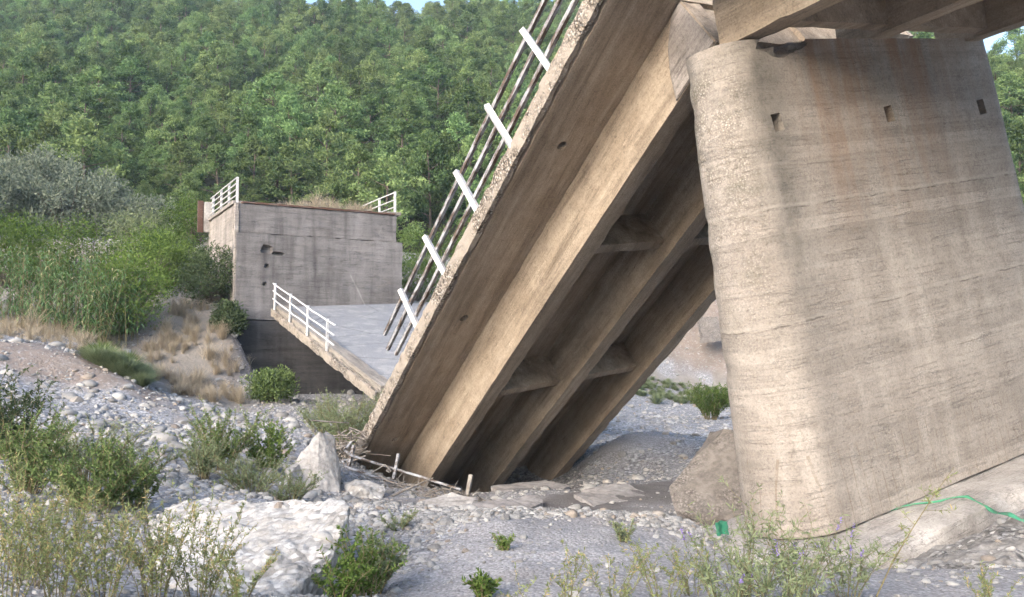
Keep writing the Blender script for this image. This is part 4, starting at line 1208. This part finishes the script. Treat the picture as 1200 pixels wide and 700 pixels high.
def make_bush(seed, rx, ry, h, nclump, per, ll, lw, r=0.02, flat=0.8, low=0.1, cr=None):
    """Rounded bush or crown: limbs reaching out to leaf clumps scattered through an uneven dome."""
    f = Foliage(seed); rg = f.rg
    lob = rg.uniform(0.75, 1.2, 12)
    cs = []
    for k in range(nclump):
        a = rg.uniform(0, 6.283); e = math.asin(rg.uniform(-0.85, 1.0)); q = rg.uniform(0.45, 1.0) ** 0.6 * lob[int(a / 6.283 * 12) % 12]
        cs.append((rx * q * math.cos(a) * math.cos(e), ry * q * math.sin(a) * math.cos(e), h * (0.48 + 0.5 * math.sin(e) * q)))
    cs = np.array(cs); cs[:, 2] = np.maximum(cs[:, 2], 0.05 * h)
    for c in cs[::3]:
        m = c * np.array([0.35, 0.35, 0.55]) + rg.normal(0, 0.03 * h, 3)
        f.stem([Vector((0, 0, -0.05)), Vector(m), Vector(c)], r, r * 0.25, 4)
    cr = cr or 0.28 * min(rx, h)
    for c in cs:
        m = int(per * rg.uniform(0.7, 1.3)); k = cr * rg.uniform(0.7, 1.35)
        q = rand_dirs(rg, m) * (rg.random(m) ** 0.45)[:, None] * k; q[:, 2] *= flat
        P = c + q; P[:, 2] = np.maximum(P[:, 2], 0.01)
        D = q / k + np.array([0, 0, 0.35]) + rand_dirs(rg, m) * 0.7
        tint = np.clip(rg.normal(0.4, 0.2, m) + rg.normal(0, 0.1) , 0, 1)
        f.leaves(P, D, ll, lw, tint)
    return f

def place(name, f, leafmat, stemmat, loc, label, cat='shrub', group=None, rz=0.0, leafname='foliage', fl=None, s=1.0):
    root = empty(name, loc); root.rotation_euler = (0, 0, rz); root.scale = (s, s, s)
    link(leafname, f.leaf_mesh(leafname), leafmat, root)
    if f.SV: link('stems', f.stem_mesh('stems'), stemmat, root)
    if fl is not None and fl.LV: link('flowers', fl.leaf_mesh('flowers'), M_FLOWER, root)['kind'] = 'stuff'
    return tag(root, label, cat, group)

def gpos(px, Y):
    x = (px - 600) / F_PX * Y
    return Vector((x, Y, hz(x, Y)))

# ------------------------------------------------------------------ pines of the hillside
def make_pine(seed):
    f = Foliage(seed); rg = f.rg
    H = 1.0
    lean = rg.normal(0, 0.03, 2)
    tr = [Vector((lean[0] * t * t, lean[1] * t * t, 0.86 * t - 0.04)) for t in np.linspace(0, 1, 6)]
    f.stem(tr, 0.02, 0.006, 6)
    n = 40
    for k in range(n):
        t = (k + rg.random()) / n
        z = 0.13 + 0.83 * t
        prof = (math.sin(math.pi * min(1, (t * 0.86 + 0.2))) ** 0.75) * 0.34 * rg.uniform(0.55, 1.15)
        a = k * 2.4 + rg.normal(0, 0.35)
        c = np.array([math.cos(a) * prof + lean[0] * z, math.sin(a) * prof + lean[1] * z, z + rg.normal(0, 0.02)])
        if k % 2 == 0: f.stem([Vector((lean[0] * z, lean[1] * z, z - 0.10)), Vector((c * np.array([.55, .55, 1]) - np.array([0, 0, 0.05]))), Vector(c)], 0.006, 0.002, 3)
        m = int(150 * rg.uniform(0.7, 1.25)); r = rg.uniform(0.06, 0.11)
        q = rand_dirs(rg, m) * (rg.random(m) ** 0.4)[:, None] * r; q[:, 2] = q[:, 2] * 0.62
        D = 0.5 * q / r + np.array([0, 0, 0.25]) + rand_dirs(rg, m)
        tint = np.clip(0.46 + rg.normal(0, 0.16, m) + rg.normal(0, 0.12), 0, 0.9)
        f.leaves(c + q, D, 0.034, 0.017, tint)
    return f
pine_var = []
for k in range(7):
    f = make_pine(100 + k)
    lm = f.leaf_mesh('crown'); lm.materials.append(M_PINE)
    sm = f.stem_mesh('trunk'); sm.materials.append(M_BARK)
    pine_var.append((lm, sm))
rg = np.random.default_rng(55)
cand = []
Yv = 66.0
while Yv < 235:
    st = 2.95 + 0.007 * Yv
    xs = np.arange(-0.74 * Yv, 0.74 * Yv, st)
    for x in xs:
        px_, py_ = x + rg.normal(0, st * 0.33), Yv + rg.normal(0, st * 0.33)
        cand.append((px_, py_))
    Yv += st
cand = np.array(cand)
rid = 205 + 10 * np.sin(cand[:, 0] / 17.0) + 6 * np.sin(cand[:, 0] / 7.3 + 1) - 75 * smooth(35, 95, cand[:, 0]) + 40 * smooth(40, 110, -cand[:, 0])
cand = cand[cand[:, 1] < rid + 14]
gap = fbm(cand[:, 0] / 9.0, cand[:, 1] / 9.0, 91, 3)
cand = cand[gap > -0.52]
cz = height(cand[:, 0], cand[:, 1])
ch = (3.8 + 5.2 * rg.random(len(cand)) ** 1.3) * (1 + 0.12 * smooth(100, 180, cand[:, 1]))
fat = rg.uniform(0.85, 1.2, len(cand))
q = 600 + 1000 * cand[:, 0] / cand[:, 1]; yy = 405 - 1000 * (cz + ch * 0.7 - EYE) / cand[:, 1]
seen = ((q > -15) & (q < 700 - 0.5 * np.clip(yy, 0, 400)) & (yy > -10) & (yy < 300)) | ((q > 1140) & (q < 1215) & (yy > 20))
score = np.where(seen, ch / cand[:, 1], 0)
order = np.argsort(-score); ind = order[:295]; rest = order[295:]
def pine_label(x, y, h_, f_):
    qq = 600 + 1000 * x / y
    if qq > 1000: col_ = 'right of the pier'
    elif qq < 130: col_ = 'at the left edge'
    elif qq < 270: col_ = 'left of the abutment'
    elif qq < 480: col_ = 'above the abutment'
    else: col_ = 'beside the tilted railing'
    row = 'lowest rows of the wooded slope' if y < 85 else ('lower middle of the wooded slope' if y < 110 else 'upper middle of the wooded slope')
    look = ('tall ' if h_ > 7.4 else ('short ' if h_ < 5.7 else '')) + ('broad' if f_ > 1.08 else ('narrow' if f_ < 0.95 else 'rounded'))
    return '%s green pine in the %s, %s' % (look, row, col_), '%s pines, %s, %s' % (look, row, col_)
first = {}
for k, i in enumerate(ind):
    lm, sm = pine_var[k % 7]
    root = empty('pine_tree', (cand[i, 0], cand[i, 1], cz[i] - 0.2)); root.rotation_euler = (0, 0, rg.uniform(0, 6.28))
    root.scale = (ch[i] * fat[i],) * 2 + (ch[i],)
    c_ = link('crown', lm, None, root); t_ = link('trunk', sm, None, root)
    first.setdefault(k % 7, [c_, t_])
    lab, grp = pine_label(*cand[i], ch[i], fat[i]); tag(root, lab, 'pine tree', grp)
n = len(rest)
instancer('pine_wood', np.stack([cand[rest, 0], cand[rest, 1], cz[rest] - 0.2], 1), np.stack([np.zeros(n), np.zeros(n), rg.uniform(0, 6.28, n)], 1),
          np.stack([ch[rest] * fat[rest], ch[rest] * fat[rest], ch[rest]], 1), rg.integers(0, 7, n), [first[k] for k in range(7)], 'dense green pine wood covering the upper hillside', 'pine wood')
print('pines', len(cand), 'stones', len(size))

# ------------------------------------------------------------------ shrubs on the bank left of the abutment
for k, (px_, Yd, rx, h) in enumerate([(20, 52, 3.4, 4.4), (70, 50, 3.0, 3.6), (118, 53, 2.9, 3.8), (160, 52, 2.2, 2.8), (-30, 48, 3.2, 3.8), (45, 57, 3.4, 4.6)]):
    f = make_bush(200 + k, rx, rx * 0.8, h, 80, 110, 0.24, 0.09, 0.05, cr=0.8)
    place('olive_bush', f, M_OLIVE, M_BARK, gpos(px_, Yd) - Vector((0, 0, 0.3)), ('silvery grey-green bush at the far left forest edge', 'silvery grey-green bush, second from the left at the forest edge', 'silvery grey-green bush in the middle of the forest-edge row', 'small silvery bush nearest the abutment in the forest-edge row', 'silvery bush cut by the left picture edge', 'tall silvery bush rising behind the forest-edge row')[k], 'bush', 'silvery bushes along the forest edge')
for k, (px_, Yd, rx, h, mat, lab) in enumerate([
    (488, 47, 1.8, 2.6, M_GREEN, 'green bush between the abutment and the tilted railing'), (500, 52, 2.4, 3.4, M_GREEN, 'larger green bush far behind the tilted railing'), (474, 43, 1.0, 1.3, M_SAGE, 'low grey-green bush at the right corner of the abutment'),
    (150, 32.9, 1.5, 3.5, M_BRIGHT, 'tall bright green bush behind the reeds'), (175, 36, 1.4, 3.0, M_BRIGHT, 'yellow-green bush right of the reeds'), (95, 37, 1.8, 3.3, M_GREEN, 'green bush rising behind the middle of the reeds'),
    (40, 38, 2.0, 3.4, M_GREEN, 'green bush behind the left reeds'), (5, 37, 1.7, 3.4, M_GREEN, 'green bush at the left edge above the straw clump'),
    (246, 35.6, 1.15, 2.5, M_DUSTY, 'dark green shrub growing against the abutment wing wall'), (268, 34.2, 0.6, 1.2, M_DUSTY, 'small dark shrub at the near corner of the abutment'),
    (195, 41, 1.6, 2.2, M_GREEN, 'green shrub on the bank left of the abutment'), (225, 44, 1.8, 2.6, M_GREEN, 'loose green shrub beside the rusty guard plate'), (165, 43, 1.7, 2.2, M_SAGE, 'grey-green shrub on top of the bank'), (212, 38, 1.0, 1.5, M_SAGE, 'low grey-green shrub on the bank below the abutment railing'),
    (318, 30.5, 0.75, 1.25, M_MID, 'round yellow-green bush below the fallen span railing')]):
    f = make_bush(230 + k, rx, rx * 0.85, h, 64, 90, 0.13, 0.055, 0.025, cr=0.3 * rx + 0.15)
    place('leafy_bush', f, mat, M_BARK, gpos(px_, Yd) - Vector((0, 0, 0.1)), lab, 'bush', 'bushes on the left bank')

def make_reed(seed, nst, h, spread):
    f = Foliage(seed); rg = f.rg
    for s in range(nst):
        b = np.array([rg.normal(0, spread * 0.5), rg.normal(0, spread * 0.4), -0.05]); hh = h * rg.uniform(0.6, 1.08)
        lean = rg.normal(0, 0.13, 2)
        top = b + np.array([lean[0] * hh, lean[1] * hh, hh]); midp = (b + top) / 2 + np.array([0, 0, 0.05])
        f.stem([Vector(b), Vector(midp), Vector(top)], 0.014, 0.005)
        m = 17
        for k in range(m):
            t = 0.15 + 0.85 * k / m; p = b + (top - b) * t
            a = rg.uniform(0, 6.283); L = rg.uniform(0.5, 0.85) * (1.15 - 0.35 * t); o = np.array([math.cos(a), math.sin(a), 0])
            w = np.array([-math.sin(a), math.cos(a), 0]) * rg.uniform(0.018, 0.032)
            u = np.array([0, .25, .5, .75, 1.0]); c = p + o * (L * 0.62 * u[:, None]) + np.array([0, 0, 1]) * (L * (0.75 * u - 0.85 * u ** 2.2))[:, None]
            ww = np.array([0.6, 1, .9, .6, .05])
            V = np.stack([c - w * ww[:, None], c + w * ww[:, None]], 1).reshape(-1, 3)
            Fq = np.array([[2 * i, 2 * i + 1, 2 * i + 3, 2 * i + 2] for i in range(4)]) + f.n
            tt = np.clip(rg.normal(0.45, 0.2), 0, 0.88) if rg.random() > 0.06 else 1.0
            f.LV.append(V); f.LF.append(Fq); f.T.append(np.full(10, tt)); f.n += 10
    return f
for k, (px_, Yd, n_, h, sp) in enumerate([(120, 31.5, 40, 3.4, 0.9), (85, 32, 40, 3.0, 1.0), (50, 32.5, 36, 3.0, 1.0), (15, 33, 36, 3.2, 1.1), (150, 32.5, 28, 2.6, 0.7), (-25, 33, 26, 3.0, 1.0)]):
    place('giant_reed', make_reed(260 + k, n_, h, sp), M_REED, M_STEM, gpos(px_, Yd), ('tall reed clump with a drooping pale plume, right of the reed bed centre', 'reed clump in the centre of the reed bed', 'reed clump right behind the straw clump', 'reed clump left of the straw clump', 'lowest reed clump at the right end of the reed bed', 'reed clump cut by the left picture edge')[k], 'reeds', 'reed bed on the left bank', leafname='blades')

def make_tuft(seed, n, h, spread, w=0.006, bend=0.5):
    f = Foliage(seed); rg = f.rg
    for s in range(n):
        a = rg.uniform(0, 6.283); hh = h * rg.uniform(0.25, 1.25); o = np.array([math.cos(a), math.sin(a), 0]); r0 = spread * 0.3 * math.sqrt(rg.random())
        b = o * r0 * rg.uniform(-1, 1) ; b[2] = -0.03
        out = spread * rg.uniform(0.1, 1.0)
        u = np.array([0, .4, .75, 1.0]); c = b + o * (out * u ** 1.6)[:, None] + np.array([0, 0, 1]) * (hh * (u - bend * 0.35 * u ** 3 * out / spread))[:, None]
        ww = np.array([1, .85, .6, .1])[:, None] * np.array([-math.sin(a + .6), math.cos(a + .6), 0]) * w
        V = np.stack([c - ww, c + ww], 1).reshape(-1, 3)
        Fq = np.array([[2 * i, 2 * i + 1, 2 * i + 3, 2 * i + 2] for i in range(3)]) + f.n
        f.LV.append(V); f.LF.append(Fq); f.T.append(np.full(8, np.clip(rg.normal(0.5, 0.25), 0, 1))); f.n += 8
    return f
tufts = []
spots = [(38, 31.0, 1.3, 1.0, 'big straw-coloured grass clump left of the reeds'), (12, 30, 0.8, 0.7, 'small straw clump at the left edge beside the big one'), (100, 29.6, 0.9, 0.8, 'straw clump hanging over the crest of the earth mound'),
         (225, 30.2, 0.85, 0.9, 'dry grass tuft low on the slope below the abutment'), (245, 32.5, 0.9, 0.9, 'dry grass tuft halfway up the slope below the abutment'), (262, 33.6, 0.9, 0.8, 'dry grass tuft close under the abutment corner')]
for k, (px_, Yd, h, sp, lab) in enumerate(spots):
    root = place('straw_clump', make_tuft(300 + k, 120, h, sp, 0.008, 1.0), M_DRY, None, gpos(px_, Yd), lab, 'dry grass', 'dry grass clumps', leafname='blades')
    tufts.append([c for c in root.children][0])
# dry grass covering the slope and the abutment top
rg = np.random.default_rng(5)
P = []; S = []
for k in range(330):
    px_ = rg.uniform(150, 292); Yd = rg.uniform(28.5, 37.5)
    x = (px_ - 600) / 1000 * Yd
    sl, sn, gr, md_ = ground_masks(np.array([x]), np.array([Yd]))
    d_ = Vector((x, Yd, 0)) - Vector((AC.x, AC.y, 0))
    if d_.dot(PX) > -0.25 and d_.dot(AX) > -0.3: continue
    if rg.random() < 0.15 + 0.85 * gr[0] and fbm(x / 1.2, Yd / 1.2, 15, 3) > -0.2:
        P.append((x, Yd, hz(x, Yd))); S.append(rg.uniform(0.3, 0.75))
for k in range(110):
    px_ = rg.uniform(-20, 150); Yd = rg.uniform(28.5, 33); x = (px_ - 600) / 1000 * Yd
    P.append((x, Yd, hz(x, Yd))); S.append(rg.uniform(0.25, 0.6))
for k in range(90):
    v_ = rg.uniform(2.6, 6.4); s_ = rg.uniform(0.9, 5.5); p = AC + PX * v_ + AX * s_
    P.append((p.x, p.y, AC.z + 0.04)); S.append(rg.uniform(0.45, 0.95))
S = np.array(S); n = len(P)
instancer('dry_grass', P, np.stack([np.zeros(n), np.zeros(n), rg.uniform(0, 6.3, n)], 1), np.stack([S, S, S], 1), rg.integers(0, len(tufts), n), [[t] for t in tufts], 'dry straw-coloured grass on the abutment slope and the abutment top', 'dry grass')

# green grass patches
gt = []
for k, (px_, Yd, h, lab) in enumerate([(120, 27.6, 0.75, 'fresh green grass clump in the hollow right of the earth mound'), (150, 28, 0.8, 'fresh green grass clump right of the first in the hollow'), (768, 50, 0.6, 'green grass clump on the far river margin'), (836, 52, 0.55, 'yellowish grass clump far behind the pier edge')]):
    root = place('grass_clump', make_tuft(330 + k, 380, h, 0.8, 0.013), M_GREEN if k < 2 else M_SAGE, None, gpos(px_, Yd), lab, 'grass', 'green grass clumps', leafname='blades')
    gt.append(root.children[0])
P = []; S = []
for k in range(170):
    px_ = rg.uniform(110, 170); Yd = rg.uniform(26.8, 28.8); x = (px_ - 600) / 1000 * Yd; P.append((x, Yd, hz(x, Yd))); S.append(rg.uniform(0.4, 0.9))
for k in range(260):
    px_ = rg.uniform(735, 880); Yd = rg.uniform(51, 56); x = (px_ - 600) / 1000 * Yd; P.append((x, Yd, hz(x, Yd))); S.append(rg.uniform(0.2, 0.6))
S = np.array(S); n = len(P)
instancer('green_grass', P, np.stack([np.zeros(n), np.zeros(n), rg.uniform(0, 6.3, n)], 1), np.stack([S, S, S], 1), rg.integers(0, 2, n), [[t] for t in gt[2:]], 'green grass along the far river margin and in the hollow', 'grass')

# ------------------------------------------------------------------ weeds and shrubs in the riverbed
W = [  # px, Y, seed, stems, h, spread, leaf l, w, per stem, material, kind, label
    (35, 11.4, 1, 34, 1.15, 0.75, 0.06, 0.018, 70, M_MID, 'leafy green shrub on the gravel at the left edge'),
    (118, 10.9, 2, 34, 0.9, 0.75, 0.06, 0.02, 75, M_MID, 'dark green shrub left of the conglomerate block'),
    (162, 11.3, 3, 20, 0.65, 0.4, 0.05, 0.016, 60, M_MID, 'small rounded green shrub at the right end of the left thicket'),
    (105, 13.0, 4, 34, 1.0, 0.85, 0.055, 0.014, 60, M_SAGE, 'pale grey-green shrub behind the left thicket'),
    (170, 14.0, 5, 22, 0.75, 0.7, 0.05, 0.013, 50, M_SAGE, 'thin pale shrub behind the thicket, nearest the gravel path'),
    (10, 14.5, 6, 26, 1.5, 0.7, 0.08, 0.026, 70, M_DUSTY, 'dark blue-green bush cut by the left picture edge'),
    (262, 16.8, 7, 34, 1.25, 0.85, 0.065, 0.02, 65, M_MID, 'green shrub on the gravel in front of the fallen span'),
    (318, 17.5, 8, 22, 0.95, 0.5, 0.07, 0.026, 60, M_BRIGHT, 'bright green shrub beside the pointed boulder'),
    (240, 15.5, 9, 24, 0.8, 0.6, 0.055, 0.017, 60, M_SAGE, 'low grey-green shrub in front of the green one'),
    (300, 14.6, 10, 34, 0.7, 0.8, 0.05, 0.014, 55, M_SAGE, 'spreading grey-green herb above the conglomerate block'),
    (345, 14.0, 11, 20, 0.5, 0.5, 0.045, 0.013, 50, M_SAGE, 'small grey-green herb in front of the pointed boulder'),
    (402, 22.8, 12, 56, 1.75, 1.0, 0.085, 0.02, 70, M_SAGE, 'grey-green shrub in front of the fallen span end'),
    (432, 22.2, 13, 36, 1.4, 0.6, 0.08, 0.018, 60, M_SAGE, 'grey-green shrub against the sunken corner of the tilted span'),
    (375, 25.0, 14, 22, 0.9, 0.7, 0.07, 0.018, 50, M_SAGE, 'low pale shrub below the fallen span edge'),
    (832, 37.0, 15, 46, 1.7, 0.95, 0.12, 0.03, 60, M_GREEN, 'round grey-green bush on the riverbed left of the pier'),
    (432, 7.4, 16, 11, 0.66, 0.26, 0.045, 0.02, 40, M_GREEN, 'fresh green nettle-like plant at the right foot of the conglomerate block'),
    (402, 6.8, 17, 11, 0.4, 0.24, 0.045, 0.02, 40, M_GREEN, 'fresh green plant below the corner of the conglomerate block'),
    (440, 7.9, 18, 14, 0.6, 0.3, 0.05, 0.02, 45, M_SAGE, 'slender grey-green plant right of the conglomerate block'),
    (592, 8.9, 19, 6, 0.22, 0.12, 0.04, 0.014, 30, M_BRIGHT, 'tiny bright green seedling on the bare gravel in the centre'),
    (565, 7.1, 20, 8, 0.25, 0.12, 0.05, 0.02, 30, M_GREEN, 'small green plant at the bottom edge, centre'),
    (468, 10.4, 21, 9, 0.3, 0.25, 0.04, 0.012, 35, M_SAGE, 'small pale herb on the gravel right of the block'),
    (728, 9.6, 22, 8, 0.3, 0.2, 0.04, 0.012, 35, M_SAGE, 'small pale herb on the gravel lip, centre right'),
]
for (px_, Yd, sd_, nst, h, sp, ll, lw, per, mat, lab) in W:
    f, fl = make_weed(400 + sd_, nst, h, sp, ll, lw, per, r=0.006 * (1 + h * 0.4), branch=3)
    place('riverbed_shrub', f, mat, M_STEM, gpos(px_, Yd), lab, 'shrub', 'shrubs of the riverbed')
FW = [  # foreground: yellow seeding weeds on the left, chaste shrubs on the right
    (15, 5.7, 1, 20, 1.02, 0.45, 'yellowish seeding weed in the lower left corner'), (75, 6.0, 2, 18, 0.85, 0.45, 'yellowish seeding weed, second from the lower left corner'), (130, 5.9, 3, 20, 0.72, 0.45, 'seeding weed in front of the dark green shrub'),
    (190, 6.1, 4, 18, 0.82, 0.4, 'tall brownish seeding weed left of the conglomerate block'), (240, 6.3, 5, 16, 0.7, 0.35, 'brown seeding weed in front of the conglomerate block'), (45, 6.9, 6, 20, 0.8, 0.5, 'pale weed behind the lower left corner weeds'), (285, 6.2, 7, 8, 0.42, 0.3, 'short weed in front of the conglomerate block, right')]
for (px_, Yd, sd_, nst, h, sp, lab) in FW:
    f, fl = make_weed(450 + sd_, nst, h, sp, 0.038, 0.009, 46, r=0.0028, branch=3, tint_hi=1.08, seeds=0.9, up=0.7)
    place('seeding_weed', f, M_WEED, M_STEM, gpos(px_, Yd), lab, 'weed', 'seeding weeds in the left foreground')
CW = [(872, 6.3, 1, 18, 0.86, 0.4, 'violet-flowered chaste shrub in front of the pier nose'), (930, 6.5, 2, 16, 0.72, 0.4, 'violet-flowered chaste shrub right of the first one'), (985, 6.6, 3, 12, 0.66, 0.35, 'thin chaste shrub in front of the pier footing'), (845, 5.9, 4, 14, 0.6, 0.4, 'low chaste shrub left of the flowering ones'), (910, 5.7, 5, 14, 0.55, 0.4, 'low chaste shrub at the bottom edge below the pier')]
for (px_, Yd, sd_, nst, h, sp, lab) in CW:
    f, fl = make_weed(470 + sd_, nst, h, sp, 0.06, 0.010, 34, r=0.003, branch=2, up=0.35, flower=0.25)
    place('chaste_shrub', f, M_SAGE, M_STEM, gpos(px_, Yd), lab, 'shrub', 'chaste shrubs in the right foreground', fl=fl)
SWL = [(660, 6.2, 1, 7, 0.5, 0.3, 'sparse upright weed at the bottom edge, right of centre'), (715, 6.4, 2, 9, 0.5, 0.35, 'sparse yellow-green weed in front of the gravel lip'), (775, 6.3, 3, 10, 0.55, 0.4, 'sparse weed left of the chaste shrubs'), (625, 5.9, 4, 5, 0.36, 0.25, 'two short weed stalks at the bottom edge, centre'), (810, 6.8, 5, 8, 0.45, 0.3, 'thin weed just left of the pier footing'), (1150, 5.9, 6, 7, 0.45, 0.3, 'thin weed in the lower right corner')]
for (px_, Yd, sd_, nst, h, sp, lab) in SWL:
    f, fl = make_weed(490 + sd_, nst, h, sp, 0.04, 0.010, 34, r=0.003, branch=1, up=0.6, seeds=0.5, tint_hi=1.05)
    place('sparse_weed', f, M_WEED, M_STEM, gpos(px_, Yd), lab, 'weed', 'sparse weeds in the foreground')
# one long leaning stalk in front of the footing
f = Foliage(520); rg = f.rg
base = gpos(1010, 6.4); tip = at(1118, 548, 6.9); pts = [Vector((0, 0, -0.05))] + [(tip - base) * t + Vector((0, 0, 0.05 * math.sin(t * 3.1))) for t in (0.25, 0.5, 0.75, 1.0)]
f.stem(pts, 0.007, 0.002, 5)
pa = np.array([tuple(p) for p in pts])
for k in range(16):
    t = rg.uniform(0.2, 1.0) * 4; i = min(int(t), 3); q_ = pa[i] + (pa[i + 1] - pa[i]) * (t - i)
    d = rand_dirs(rg, 1)[0] * np.array([1, 0.5, 0.6]) + np.array([0.2, 0, 0.25]); L = rg.uniform(0.08, 0.26)
    f.stem([Vector(q_), Vector(q_ + d * L)], 0.0025, 0.001)
    m = 13; u = rg.random(m)[:, None]
    f.leaves(q_ + d * L * u, rand_dirs(rg, m) + np.array([0.2, 0, 0.2]), 0.05, 0.009, np.clip(rg.normal(0.6, 0.2, m), 0, 1))
place('leaning_weed', f, M_WEED, M_STEM, base, 'single long leaning weed stalk in front of the pier footing', 'weed')

# ------------------------------------------------------------------ haze
def mat_haze(density):
    t = NT('haze_air')
    v = t.n('ShaderNodeVolumePrincipled')
    v.inputs['Color'].default_value = (0.62, 0.79, 1.0, 1)
    v.inputs['Density'].default_value = density
    v.inputs['Anisotropy'].default_value = 0.0
    t.l(v.outputs[0], t.out.inputs['Volume'])
    return t.m
HAZE = 0.00042
if HAZE:
    zmax = 130.0
    me = box_mesh('haze', (-262, -200, -12), (282, 440, zmax))
    hz_o = link('haze', me, mat_haze(HAZE)); hz_o['kind'] = 'stuff'; hz_o['label'] = 'thin bluish haze over the valley'; hz_o['category'] = 'haze'
